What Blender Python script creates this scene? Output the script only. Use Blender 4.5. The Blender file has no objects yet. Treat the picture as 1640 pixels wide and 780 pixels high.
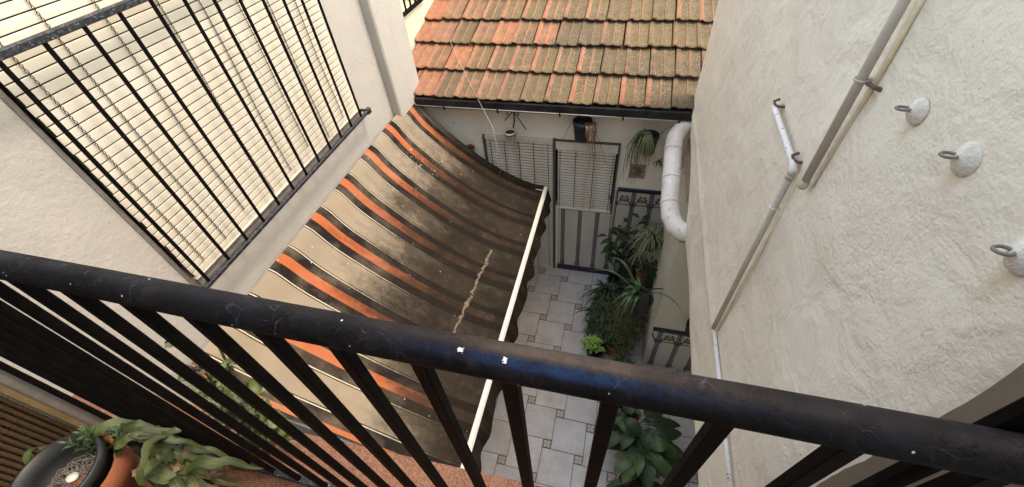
import bpy, math, random
from mathutils import Vector, Matrix, noise
random.seed(7)
R = math.radians
S = bpy.context.scene
COL = S.collection
H = 4.43                      # camera height above the patio floor; everything is built relative to the camera

# ------------------------------------------------------------------ camera, light, exposure
cam_d = bpy.data.cameras.new('camera'); cam = bpy.data.objects.new('camera', cam_d); COL.objects.link(cam)
S.camera = cam
RC = Matrix(((0.9686, 0.2376, -0.0729), (0.1237, -0.7152, -0.6879), (-0.2156, 0.6573, -0.7221)))
right, up, back = RC[0].copy(), -RC[1].copy(), -RC[2].copy()
back.normalize(); right = (right - back * right.dot(back)).normalized(); up = back.cross(right)
m = Matrix.Identity(4)
for i in range(3):
    m[i][0], m[i][1], m[i][2] = right[i], up[i], back[i]
m[2][3] = H
cam.matrix_world = m
cam_d.sensor_width = 36; cam_d.lens = 36 * 666.45 / 1640
cam_d.clip_start = 0.02; cam_d.clip_end = 500

SUN = Vector((0.40, 0.09, 0.92)).normalized()
W = bpy.data.worlds.new('World'); S.world = W; W.use_nodes = True
nt = W.node_tree; bg = nt.nodes['Background']
sky = nt.nodes.new('ShaderNodeTexSky'); sky.sky_type = 'NISHITA'; sky.sun_disc = False
sky.sun_elevation = math.asin(SUN.z); sky.sun_rotation = math.atan2(SUN.x, SUN.y)
sky.air_density = 1.0; sky.dust_density = 1.5; sky.ozone_density = 0.6
tint = nt.nodes.new('ShaderNodeMix'); tint.data_type = 'RGBA'; tint.blend_type = 'MULTIPLY'; tint.inputs[0].default_value = 1
tint.inputs[7].default_value = (1.24, 1.03, .74, 1)          # thin bright cloud, warmer than a clear sky
nt.links.new(sky.outputs[0], tint.inputs[6]); nt.links.new(tint.outputs[2], bg.inputs[0]); bg.inputs[1].default_value = 0.15
ld = bpy.data.lights.new('sun', 'SUN'); ld.energy = 0.5; ld.angle = R(10); ld.color = (1, .93, .83)
sun = bpy.data.objects.new('sun', ld); COL.objects.link(sun)
sun.rotation_euler = SUN.to_track_quat('Z', 'Y').to_euler(); sun.location = (3, 0, 9)
S.view_settings.view_transform = 'Standard'; S.view_settings.look = 'None'
S.cycles.max_bounces = 12; S.cycles.diffuse_bounces = 8
S.view_settings.gamma = 1; S.view_settings.exposure = 2.4; S.view_settings.use_curve_mapping = False

# ------------------------------------------------------------------ material helpers
class NT:
    def __init__(s, name, rough=0.7, spec=0.4):
        s.m = bpy.data.materials.new(name); s.m.use_nodes = True
        s.t = s.m.node_tree; s.b = s.t.nodes['Principled BSDF']
        s.b.inputs['Roughness'].default_value = rough
        s.b.inputs['Specular IOR Level'].default_value = spec
        s.tc = s.t.nodes.new('ShaderNodeTexCoord')
    def l(s, a, b): s.t.links.new(a, b)
    def set(s, inp, v):
        if isinstance(v, (int, float)): inp.default_value = v
        elif isinstance(v, (tuple, list)): inp.default_value = tuple(v) + ((1,) if len(v) == 3 and inp.type == 'RGBA' else ())
        else: s.l(v, inp)
    def co(s, scale=(1, 1, 1), kind='Object', rot=(0, 0, 0)):
        n = s.t.nodes.new('ShaderNodeMapping'); s.l(s.tc.outputs[kind], n.inputs[0])
        n.inputs['Scale'].default_value = scale; n.inputs['Rotation'].default_value = rot; return n.outputs[0]
    def noise(s, scale, detail=4, rough=.55, co=None, dist=0, out='Fac'):
        n = s.t.nodes.new('ShaderNodeTexNoise'); n.inputs['Scale'].default_value = scale
        n.inputs['Detail'].default_value = detail; n.inputs['Roughness'].default_value = rough
        n.inputs['Distortion'].default_value = dist
        s.l(co if co is not None else s.tc.outputs['Object'], n.inputs['Vector']); return n.outputs[out]
    def vor(s, scale, feature='F1', co=None, out='Distance', rnd=1):
        n = s.t.nodes.new('ShaderNodeTexVoronoi'); n.feature = feature; n.inputs['Scale'].default_value = scale
        n.inputs['Randomness'].default_value = rnd
        s.l(co if co is not None else s.tc.outputs['Object'], n.inputs['Vector']); return n.outputs[out]
    def ramp(s, fac, stops, interp='LINEAR'):
        n = s.t.nodes.new('ShaderNodeValToRGB'); r = n.color_ramp; r.interpolation = interp
        for i, (p, c) in enumerate(stops):
            e = r.elements[i] if i < 2 else r.elements.new(p)
            e.position = p
            e.color = (c, c, c, 1) if isinstance(c, (int, float)) else tuple(c) + (1,)
        s.l(fac, n.inputs[0]); return n.outputs[0]
    def mix(s, f, a, b, mode='MIX'):
        n = s.t.nodes.new('ShaderNodeMix'); n.data_type = 'RGBA'; n.blend_type = mode
        s.set(n.inputs[0], f); s.set(n.inputs[6], a); s.set(n.inputs[7], b); return n.outputs[2]
    def math(s, op, a, b=0.0, c=None, clamp=False):
        n = s.t.nodes.new('ShaderNodeMath'); n.operation = op; n.use_clamp = clamp
        s.set(n.inputs[0], a); s.set(n.inputs[1], b)
        if c is not None: s.set(n.inputs[2], c)
        return n.outputs[0]
    def attr(s, name, out='Fac'):
        n = s.t.nodes.new('ShaderNodeAttribute'); n.attribute_name = name; return n.outputs[out]
    def sep(s, v):
        n = s.t.nodes.new('ShaderNodeSeparateXYZ'); s.l(v, n.inputs[0]); return n.outputs
    def color(s, v): s.set(s.b.inputs['Base Color'], v); return s
    def rough(s, v): s.set(s.b.inputs['Roughness'], v); return s
    def bump(s, h, strength=.5, dist=.01):
        n = s.t.nodes.new('ShaderNodeBump'); n.inputs['Strength'].default_value = strength
        n.inputs['Distance'].default_value = dist
        s.l(h, n.inputs['Height'])
        if s.b.inputs['Normal'].links: s.l(s.b.inputs['Normal'].links[0].from_socket, n.inputs['Normal'])
        s.l(n.outputs[0], s.b.inputs['Normal']); return s

def speck(n, scale, size, co=None):
    """small isolated dots, 1 inside"""
    return n.ramp(n.vor(scale, co=co), [(size * .7, 1), (size, 0)])

M = {}
def plaster(name, base, dirt, rough_amt=1.0, big=1.0, stain=.35):
    n = NT(name, .85, .2)
    f = n.noise(1.3, 5, .6); f2 = n.noise(7, 5, .65)
    c = n.mix(n.ramp(f, [(.35, 0), (.75, stain)]), base, dirt)
    c = n.mix(n.ramp(f2, [(.45, 0), (.8, .35)]), c, tuple(x * .86 for x in base))
    # rain streaks, running down
    st = n.noise(1.0, 4, .6, co=n.co((9, 9, .7)))
    c = n.mix(n.ramp(st, [(.56, 0), (.78, stain * .7)]), c, dirt)
    c = n.mix(n.math('MULTIPLY', speck(n, 26, .055), .55), c, tuple(x * .45 for x in dirt))
    n.color(c)
    h = n.math('ADD', n.math('MULTIPLY', n.noise(38, 6, .62), 1.0), n.math('MULTIPLY', n.noise(110, 4, .6), .35))
    n.bump(h, .55 * rough_amt, .012)
    n.bump(n.noise(4.2, 3, .5), .5 * big, .03)
    return n
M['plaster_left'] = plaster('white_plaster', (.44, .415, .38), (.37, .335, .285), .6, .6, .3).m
M['plaster_house'] = plaster('white_house_plaster', (.80, .77, .72), (.7, .66, .6), .4, .5, .2).m  # whitened so the unseen facade bounces light into the patio
M['plaster_yellow'] = plaster('yellowed_plaster', (.68, .62, .47), (.50, .42, .28), .6, .8).m
M['plaster_far'] = plaster('grey_white_plaster', (.82, .77, .69), (.47, .42, .34), .4, .6).m
M['plaster_pillar'] = plaster('cream_plaster', (.60, .56, .47), (.42, .37, .28), .5, .6).m
def right_plaster():
    n = NT('rough_beige_plaster', .85, .2)
    base = (.77, .705, .61)
    pz = n.sep(n.tc.outputs['Object'])
    f = n.noise(1.6, 6, .62)
    c = n.mix(n.ramp(f, [(.38, 0), (.72, .45)]), base, (.58, .51, .42))
    c = n.mix(n.ramp(n.noise(5, 6, .7), [(.5, 0), (.75, .4)]), c, (.72, .68, .61))
    c = n.mix(n.ramp(n.noise(1.0, 5, .65, co=n.co((10, 10, 1.1))), [(.6, 0), (.8, .35)]), c, (.50, .41, .30))
    c = n.mix(n.math('MULTIPLY', speck(n, 21, .05), .6), c, (.25, .2, .15))
    # rust runs below the hooks and the clamp, ochre patches where the render has lifted
    for hy, hz, hl in ((.964, -.515, .07), (.774, -.505, .07), (.560, -.52, .12), (1.15, -.55, .09), (1.33, -.89, .1), (1.70, -.89, .08)):
        dy = n.math('ABSOLUTE', n.math('ADD', n.math('SUBTRACT', pz[1], hy - 2), n.math('MULTIPLY', n.math('SUBTRACT', n.noise(25, 4, .6), .5), .03)))
        a1 = n.ramp(dy, [(.004, 1), (.026, 0)])
        dz = n.math('DIVIDE', n.math('SUBTRACT', hz + 2.47, pz[2]), hl)
        a2 = n.ramp(dz, [(0, 0), (.06, 1), (1, 0)])
        c = n.mix(n.math('MULTIPLY', n.math('MULTIPLY', a1, a2), .5), c, (.45, .28, .12))
    n.color(c)
    # rough render strongest close to the balcony, calmer further down the patio
    near = n.ramp(pz[1], [(.0, 1), (.36, .22)])
    mr = n.t.nodes.new('ShaderNodeMapRange'); n.l(pz[1], mr.inputs[0])
    mr.inputs[1].default_value = .3; mr.inputs[2].default_value = 1.9; mr.inputs[3].default_value = 1; mr.inputs[4].default_value = .22
    patch = n.ramp(n.noise(2.3, 3, .5), [(.3, .25), (.62, 1)])
    k = n.math('MULTIPLY', mr.outputs[0], patch)
    h = n.math('ADD', n.noise(120, 2, .5), n.math('MULTIPLY', n.noise(260, 2, .5), .5))
    h = n.math('ADD', h, n.math('MULTIPLY', n.noise(46, 2, .5), .8))
    n.bump(n.math('MULTIPLY', h, k), .42, .007)
    n.bump(n.noise(5.0, 4, .55, dist=.4), .6, .04)
    n.bump(n.ramp(n.noise(7, 4, .6, dist=.3), [(.40, 0), (.62, 1)]), .22, .006)
    n.bump(n.ramp(n.noise(2.3, 3, .55, dist=.8), [(.49, 0), (.53, 1)]), .22, .005)
    return n.m
M['plaster_right'] = right_plaster()
M['reveal'] = plaster('shade_toned_reveal', (.30, .255, .21), (.22, .18, .14), .4, .8).m  # shade on the reveal, put into a browner, darker plaster colour

def black_paint():
    n = NT('chipped_black_paint', .38, .07)
    pz = n.sep(n.tc.outputs['Object'])
    f = n.noise(9, 6, .65)
    c = n.mix(n.ramp(f, [(.4, 0), (.7, 1)]), (.003, .003, .0038), (.009, .009, .013))
    # sky reflection painted as a blue band along the middle of the rail
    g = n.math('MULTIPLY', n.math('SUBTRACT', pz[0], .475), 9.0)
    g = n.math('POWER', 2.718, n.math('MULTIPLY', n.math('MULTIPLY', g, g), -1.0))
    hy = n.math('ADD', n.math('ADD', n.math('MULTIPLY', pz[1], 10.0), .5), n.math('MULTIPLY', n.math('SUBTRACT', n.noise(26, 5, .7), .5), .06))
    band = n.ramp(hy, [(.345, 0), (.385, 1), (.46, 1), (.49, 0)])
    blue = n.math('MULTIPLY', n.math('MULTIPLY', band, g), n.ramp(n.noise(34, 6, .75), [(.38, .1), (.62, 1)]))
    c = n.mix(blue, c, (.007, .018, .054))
    # brown-grey dust lying on the top
    top = n.ramp(hy, [(.45, 0), (.52, 1)])
    c = n.mix(n.math('MULTIPLY', n.math('MULTIPLY', top, n.math('ADD', .07, n.math('MULTIPLY', g, .6))), n.ramp(n.noise(16, 6, .75), [(.3, .3), (.65, 1)])), c, (.085, .066, .053))
    c = n.mix(n.ramp(n.noise(30, 6, .75), [(.58, 0), (.70, .35)]), c, (.03, .024, .024))
    def wobble(sc, amp):
        wn = n.t.nodes.new('ShaderNodeVectorMath'); wn.operation = 'ADD'
        n.l(n.co((1, 1, 1)), wn.inputs[0]); k = n.t.nodes.new('ShaderNodeVectorMath'); k.operation = 'SCALE'
        n.l(n.noise(sc, 3, .5, out='Color'), k.inputs[0]); k.inputs['Scale'].default_value = amp; n.l(k.outputs[0], wn.inputs[1]); return wn.outputs[0]
    for sc, am, th, dens in ((31, .05, .010, .50), (52, .03, .016, .54)):
        e = n.ramp(n.vor(sc, 'DISTANCE_TO_EDGE', co=wobble(18, am)), [(th * .4, 1), (th * 1.6, 0)])
        e = n.math('MULTIPLY', e, n.ramp(n.noise(13 + sc * .2, 5, .65), [(dens + .02, 0), (dens + .14, .13)]))
        c = n.mix(e, c, (.20, .20, .24))
    ch = n.ramp(n.noise(62, 5, .7, dist=.6), [(.70, 0), (.715, .8)])
    ch = n.math('MULTIPLY', ch, n.ramp(n.noise(5.5, 2, .5), [(.50, 0), (.6, 1)]))
    c = n.mix(ch, c, (.5, .5, .56))
    for cx, cy, cz in ((.377, -.006, 1.2085), (.421, -.0075, 1.208)):      # two larger white chips
        vd = n.t.nodes.new('ShaderNodeVectorMath'); vd.operation = 'DISTANCE'; n.l(n.tc.outputs['Object'], vd.inputs[0]); vd.inputs[1].default_value = (cx, cy, cz)
        mk = n.math('LESS_THAN', n.math('ADD', vd.outputs['Value'], n.math('MULTIPLY', n.math('SUBTRACT', n.noise(210, 3, .7), .5), .012)), .0022)
        c = n.mix(mk, c, (.42, .42, .46))
    c = n.mix(speck(n, 48, .07), c, (.35, .35, .35))
    n.color(c)
    n.rough(n.ramp(n.noise(22, 5, .6), [(.3, .46), (.7, .75)]))
    n.bump(n.noise(45, 5, .65), .45, .004)
    n.bump(n.ramp(n.noise(24, 5, .7), [(.5, 0), (.56, 1)]), .35, .0015)
    return n.m
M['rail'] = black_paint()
def bars():
    n = NT('dull_black_paint', .6, .06)
    n.color(n.mix(n.ramp(n.noise(18, 6, .7), [(.5, 0), (.72, .8)]), (.003, .0026, .0026), (.009, .0065, .005)))
    n.bump(n.noise(60, 4, .6), .25, .003); return n.m
M['bars'] = bars()
def chipped():
    n = NT('blistered_black_paint', .5, .4)
    c = n.mix(n.ramp(n.noise(60, 6, .75), [(.48, 0), (.66, 1)]), (.008, .008, .011), (.045, .05, .068))
    c = n.mix(n.ramp(n.noise(85, 5, .75), [(.60, 0), (.66, 1)]), c, (.30, .31, .33))
    n.color(c); n.bump(n.noise(50, 5, .7), .8, .006); return n.m
M['chipped'] = chipped()

def simple(name, col, rough=.7, var=.25, scale=12, bump=.2, spec=.4, col2=None):
    n = NT(name, rough, spec)
    c2 = col2 or tuple(x * (1 - var) for x in col)
    n.color(n.mix(n.ramp(n.noise(scale, 5, .65), [(.35, 0), (.7, 1)]), col, c2))
    if bump: n.bump(n.noise(scale * 4, 4, .6), bump, .004)
    return n.m
def slat_mat(name, col, dirt, st=.4):
    n = NT(name, .55, .3)
    c = n.mix(n.ramp(n.noise(3, 4, .6), [(.4, 0), (.75, .5)]), col, dirt)
    c = n.mix(n.ramp(n.noise(1, 4, .6, co=n.co((16, 16, .8))), [(.5, 0), (.8, st)]), c, dirt)
    c = n.mix(n.math('MULTIPLY', speck(n, 30, .05), .5), c, (.2, .13, .08))
    n.color(c); return n.m
M['slat'] = slat_mat('cream_plastic_slats', (.64, .59, .49), (.56, .49, .36))
M['slat_far'] = slat_mat('white_grey_slats', (.66, .63, .58), (.46, .39, .28), .7)
M['slat_gap'] = simple('brown_slat_hinge', (.07, .045, .02), .8)
M['cord'] = simple('brown_cord', (.05, .035, .022), .9)
M['wire'] = simple('pale_cord', (.36, .31, .24), .8, bump=0)
M['steel'] = simple('dull_steel', (.32, .32, .33), .4, spec=.6)
M['hook_metal'] = simple('tarnished_iron', (.20, .18, .155), .5, spec=.5)
M['plate'] = simple('painted_cone_plate', (.78, .73, .66), .6, .35, 60, .8)
M['rust'] = simple('rusty_iron', (.16, .10, .07), .8, var=.5, scale=60)
M['dark_reveal'] = simple('dark_frame', (.10, .085, .07), .7)
M['pipe_grey'] = simple('grey_beige_paint', (.50, .455, .39), .65, .15, 20)
M['cream_line'] = simple('cream_mortar_line', (.82, .70, .50), .85, .2, 30, .4)
def pipe_white():
    n = NT('flaking_white_paint', .5, .4)
    c = n.mix(n.ramp(n.noise(6, 4, .6), [(.4, 0), (.75, .6)]), (.76, .74, .76), (.62, .58, .56))
    c = n.mix(n.ramp(n.noise(48, 5, .7, dist=.4), [(.59, 0), (.63, 1)]), c, (.15, .12, .10))
    n.color(c); n.bump(n.noise(28, 5, .65), .6, .005); return n.m
M['pipe_flaky'] = pipe_white()
def pipe_big():
    n = NT('weathered_white_plastic', .45, .4)
    c = n.mix(n.ramp(n.noise(5, 5, .65), [(.4, 0), (.7, .6)]), (.70, .68, .67), (.55, .50, .47))
    c = n.mix(n.ramp(n.noise(20, 6, .75), [(.55, 0), (.70, .85)]), c, (.28, .25, .24))
    c = n.mix(n.ramp(n.noise(3, 5, .7), [(.45, 0), (.7, .6)]), c, (.46, .41, .36))
    n.color(c); n.bump(n.noise(20, 4, .6), .3, .004); return n.m
M['pipe_big'] = pipe_big()
def gutter_m():
    n = NT('black_gutter_metal', .5, .25)
    n.color(n.mix(n.ramp(n.noise(8, 5, .6), [(.4, 0), (.7, 1)]), (.012, .011, .013), (.03, .027, .027))); return n.m
M['gutter'] = gutter_m()

def roof_mat():
    n = NT('mossy_clay_tile', .88, .2)
    rnd = n.attr('tile'); rib = n.attr('rib'); moss = n.attr('moss')
    clay = n.ramp(rnd, [(0, (.27, .105, .056)), (.35, (.20, .11, .075)), (.7, (.30, .128, .07)), (1, (.17, .105, .08))])
    clay = n.mix(n.ramp(n.noise(14, 5, .7), [(.4, 0), (.75, .6)]), clay, (.44, .24, .15))
    mo = n.mix(n.ramp(n.noise(18, 6, .7), [(.35, 0), (.7, 1)]), (.075, .060, .034), (.145, .118, .075))
    mo = n.mix(n.ramp(n.noise(2.2, 3, .5), [(.42, 0), (.7, .7)]), mo, (.15, .115, .05))
    f = n.math('ADD', moss, n.math('MULTIPLY', n.math('SUBTRACT', n.noise(7, 6, .72), .5), 1.9))
    f = n.math('SUBTRACT', f, n.math('MULTIPLY', rib, .80))
    f = n.math('ADD', f, n.math('MULTIPLY', n.math('SUBTRACT', rnd, .5), .7))
    f = n.ramp(f, [(.05, 0), (.42, .95)])
    c = n.mix(f, clay, mo)
    li = n.math('MULTIPLY', n.ramp(n.vor(62), [(.18, 1), (.36, 0)]), n.ramp(n.noise(11, 5, .7), [(.36, 0), (.58, .9)]))
    li = n.math('MULTIPLY', li, n.ramp(moss, [(.25, .12), (.75, 1)]))
    c = n.mix(n.math('MULTIPLY', li, .8), c, (.40, .36, .30))
    li2 = n.ramp(n.noise(85, 4, .7), [(.62, 0), (.70, .6)])
    c = n.mix(n.math('MULTIPLY', li2, moss), c, (.42, .40, .34))
    c = n.mix(n.ramp(rnd, [(0, 0), (1, .35)]), c, (.10, .075, .05))
    n.color(c)
    n.bump(n.noise(70, 6, .7), .9, .008); n.bump(n.noise(16, 4, .6), .5, .012); return n.m
M['roof'] = roof_mat()

def awning_mat(name, valance=False):
    n = NT(name, .85, .15)
    uv = n.sep(n.tc.outputs['UV'])            # x = 0..1 from wall to bar, y = metres along the wall
    y = uv[1]; u = uv[0]
    P = .405; Y0 = 3.39
    t = n.math('ABSOLUTE', n.math('SUBTRACT', n.math('FRACT', n.math('ADD', n.math('DIVIDE', n.math('SUBTRACT', y, Y0), P), 40.5)), .5))
    h = lambda x: x / P
    be = (.23, .192, .142)
    col = n.ramp(t, [(0, (.33, .092, .034)), (h(.034), (.012, .009, .008)), (h(.102), (.50, .48, .38)), (h(.109), (.012, .009, .008)),
                     (h(.1155), be), (h(.18), be)], 'CONSTANT')
    col = n.mix(n.ramp(n.noise(6, 5, .6), [(.4, 0), (.8, .35)]), col, (.34, .26, .18))
    # mould: heavier towards the bar and in the middle and far part of the cloth
    start = n.ramp(n.math('DIVIDE', y, 4.0), [(.12, .72), (.24, .56), (.34, .28), (.60, .20), (.85, .22)])
    wide = n.noise(1, 6, .66, co=n.co((2.4, 7.0, 2.4)))
    fine = n.noise(17, 6, .78)
    f = n.math('SUBTRACT', u, start)
    f = n.math('ADD', f, n.math('MULTIPLY', n.math('SUBTRACT', wide, .5), .55))
    f = n.math('ADD', f, n.math('MULTIPLY', n.math('SUBTRACT', fine, .5), .30))
    f = n.math('ADD', f, .5)
    f = n.ramp(f, [(.36, 0), (.47, .36), (.60, .82), (.76, .98)])
    fo = n.ramp(n.noise(3, 4, .6), [(.35, 0), (.7, 1)])
    mcol = n.mix(fo, (.011, .008, .005), (.027, .019, .012))
    mcol = n.mix(n.ramp(n.noise(9, 6, .7), [(.5, 0), (.7, .7)]), mcol, (.045, .036, .027))
    mcol = n.mix(n.ramp(n.noise(60, 5, .75), [(.58, 0), (.74, .45)]), mcol, (.065, .052, .037))
    dark = n.math('MULTIPLY', n.math('GREATER_THAN', t, h(.034)), n.math('LESS_THAN', t, h(.102)))
    mcol = n.mix(n.math('MULTIPLY', dark, .8), mcol, (.008, .006, .0045))
    col = n.mix(f, col, mcol)
    # droppings and torn streak
    sp = speck(n, 17, .075, n.co((1, 1, .35)))
    col = n.mix(n.math('MULTIPLY', sp, n.ramp(n.noise(3, 2), [(.5, 0), (.55, 1)])), col, (.46, .43, .38))
    col = n.mix(n.math('MULTIPLY', speck(n, 75, .10), .5), col, (.24, .20, .16))
    if not valance:
        wob = n.math('MULTIPLY', n.math('SUBTRACT', n.noise(13, 4, .6), .5), .05)
        # streak running along the cloth at u about .80 from y 1.45 to 2.35
        du = n.math('ABSOLUTE', n.math('SUBTRACT', n.math('ADD', u, wob), n.math('ADD', .735, n.math('MULTIPLY', n.math('SUBTRACT', y, 1.5), .035))))
        wdt = n.math('MULTIPLY', n.math('SUBTRACT', n.noise(15, 4, .7), .22), .028)
        a = n.math('LESS_THAN', du, wdt)
        a = n.math('MULTIPLY', a, n.math('MULTIPLY', n.math('GREATER_THAN', y, 1.45), n.math('LESS_THAN', y, 2.45)))
        a = n.math('MULTIPLY', a, n.ramp(n.noise(26, 4, .7), [(.36, .0), (.50, .7)]))
        col = n.mix(a, col, (.20, .165, .125))
        # pale scraping near the far top corner
        sx = n.math('SUBTRACT', u, .22); sy = n.math('SUBTRACT', y, 2.99)
        rr = n.math('ADD', n.math('POWER', n.math('MULTIPLY', sx, 9), 2.0), n.math('POWER', n.math('MULTIPLY', sy, 5), 2.0))
        b = n.math('MULTIPLY', n.math('LESS_THAN', rr, 1), n.ramp(n.noise(50, 4, .7, dist=.5), [(.64, 0), (.68, .7)]))
        col = n.mix(b, col, (.62, .66, .58))
    n.color(col)
    n.bump(n.noise(1, 4, .6, co=n.co((3, 26, 3))), .22, .01)
    n.bump(n.noise(200, 2, .5), .1, .002)
    tr = None
    return n.m
M['awning'] = awning_mat('striped_awning_cloth')
M['valance'] = awning_mat('striped_valance_cloth', True)
M['white_metal'] = simple('white_enamel_bar', (.76, .73, .66), .45, .12, 8)

def floor_mat():
    n = NT('grey_ceramic_floor_tile', .42, .45)
    r = n.attr('tile')
    c = n.mix(r, (.50, .50, .53), (.57, .575, .60))
    c = n.mix(n.ramp(n.noise(3, 7, .7), [(.38, 0), (.68, .75)]), c, (.33, .305, .28))
    c = n.mix(n.ramp(n.noise(60, 5, .7), [(.55, 0), (.7, .35)]), c, (.24, .23, .23))
    c = n.mix(speck(n, 9, .03), c, (.1, .09, .08))
    n.color(c); n.rough(n.ramp(n.noise(8, 4, .6), [(.3, .35), (.7, .6)]))
    n.bump(n.noise(12, 4), .1, .004); return n.m
M['floor_tile'] = floor_mat()
def inset_mat():
    n = NT('patterned_inset_tile', .45, .4)
    uv = n.sep(n.tc.outputs['UV'])
    x = n.math('SUBTRACT', uv[0], .5); y = n.math('SUBTRACT', uv[1], .5)
    r = n.math('SQRT', n.math('ADD', n.math('MULTIPLY', x, x), n.math('MULTIPLY', y, y)))
    a = n.math('ARCTAN2', y, x)
    pet = n.math('MULTIPLY', n.math('ADD', 1.0, n.math('COSINE', n.math('MULTIPLY', a, 4.0))), .17)
    f = n.math('LESS_THAN', n.math('ABSOLUTE', n.math('SUBTRACT', r, pet)), .055)
    sq = n.math('MAXIMUM', n.math('ABSOLUTE', x), n.math('ABSOLUTE', y))
    e = n.math('GREATER_THAN', sq, .42)
    c = n.mix(n.math('MAXIMUM', f, e), (.42, .40, .37), (.13, .12, .12))
    n.color(c); return n.m
M['floor_inset'] = inset_mat()
M['grout'] = simple('dark_grout', (.20, .185, .17), .9)
M['ground'] = simple('bare_concrete_ground', (.25, .24, .22), .9)
def terracotta_slab():
    n = NT('granular_terracotta_slab', .85, .25)
    c = n.mix(n.ramp(n.noise(130, 4, .7), [(.4, 0), (.62, 1)]), (.115, .050, .028), (.225, .120, .080))
    c = n.mix(n.ramp(n.noise(6, 4, .6), [(.45, 0), (.75, .4)]), c, (.24, .145, .09))
    c = n.mix(n.math('MULTIPLY', speck(n, 40, .05), .7), c, (.6, .5, .42))
    n.color(c); n.bump(n.noise(140, 3, .6), .5, .003); return n.m
M['slab'] = terracotta_slab()
M['grey_mortar'] = simple('grey_mortar', (.22, .20, .18), .95, .35, 14, .8)

M['dado'] = simple('pale_grey_dado_tile', (.52, .49, .44), .3, .12, 5, .05, .5)
M['navy'] = simple('navy_glazed_tile', (.016, .016, .045), .3, .4, 10, .05, .5)
M['navy2'] = simple('purple_glazed_line', (.075, .055, .09), .35, .4, 30, .05, .5)
M['glaze_red'] = simple('red_glaze', (.35, .09, .05), .35, .3, 30, 0)
M['glaze_green'] = simple('green_glaze', (.12, .16, .08), .35, .3, 30, 0)
M['glaze_white'] = simple('ivory_glaze', (.50, .47, .41), .35, .2, 30, 0)
M['iron'] = simple('black_wrought_iron', (.012, .011, .011), .5, .3)
M['pot_black'] = simple('black_plastic_pot', (.022, .024, .026), .5, .35, 20, .1)
M['pot_green'] = simple('dark_green_plastic_pot', (.02, .035, .033), .5, .35, 20, .1)
M['pot_white'] = simple('chalky_white_pot', (.62, .58, .52), .8, .35, 22, .5)
M['terracotta'] = simple('terracotta_pot', (.27, .075, .03), .75, .4, 12, .3, col2=(.17, .07, .035))
M['soil'] = simple('dry_soil', (.05, .036, .025), .95, .5, 50, 1)
def leaf(name, a, b, edge=None, rough=.45):
    n = NT(name, rough, .4)
    r = n.attr('leaf')
    c = n.mix(r, a, b)
    c = n.mix(n.ramp(n.noise(14, 5, .7), [(.38, 0), (.7, .75)]), c, tuple(x * .5 for x in a))
    vein = n.math('SINE', n.math('MULTIPLY', n.math('ADD', n.attr('across'), n.math('MULTIPLY', n.noise(20, 3), .15)), 26.0))
    c = n.mix(n.math('MULTIPLY', n.math('ADD', vein, 1.0), .16), c, tuple(x * .45 for x in b))
    w = n.attr('across')
    if edge: c = n.mix(n.ramp(w, [(.55, 0), (.72, 1)]), c, edge)
    else: c = n.mix(n.ramp(w, [(.0, .35), (.14, 0)]), c, tuple(min(1, x * 1.5) for x in b))
    n.color(c)
    n.b.inputs['Subsurface Weight'].default_value = 0
    return n.m
M['leaf_dark'] = leaf('dark_green_leaf', (.014, .036, .013), (.036, .075, .024))
M['leaf_mid'] = leaf('mid_green_leaf', (.032, .07, .02), (.075, .13, .04))
M['leaf_spider'] = leaf('striped_spider_leaf', (.055, .095, .035), (.12, .165, .065), (.26, .27, .16))
M['leaf_yellow'] = leaf('yellow_green_leaf', (.035, .05, .012), (.085, .09, .022))
M['leaf_lime'] = leaf('lime_green_leaf', (.12, .23, .03), (.22, .36, .06))
M['leaf_pale'] = leaf('pale_weathered_leaf', (.035, .055, .014), (.12, .145, .045))
M['leaf_dry'] = leaf('dry_brown_leaf', (.13, .07, .04), (.24, .15, .08))
M['twig'] = simple('grey_dry_roots', (.20, .18, .16), .9, .4, 40)
M['twig_brown'] = simple('brown_twigs', (.12, .085, .055), .9, .4, 40)
M['straw'] = simple('brown_straw_strand', (.085, .048, .019), .8, .45, 60, .8)
M['wood_pale'] = simple('pale_varnished_wood', (.22, .155, .075), .6, .3, 25)
M['terrace'] = simple('weathered_wall_tile', (.35, .27, .21), .8, .4, 30)

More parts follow.
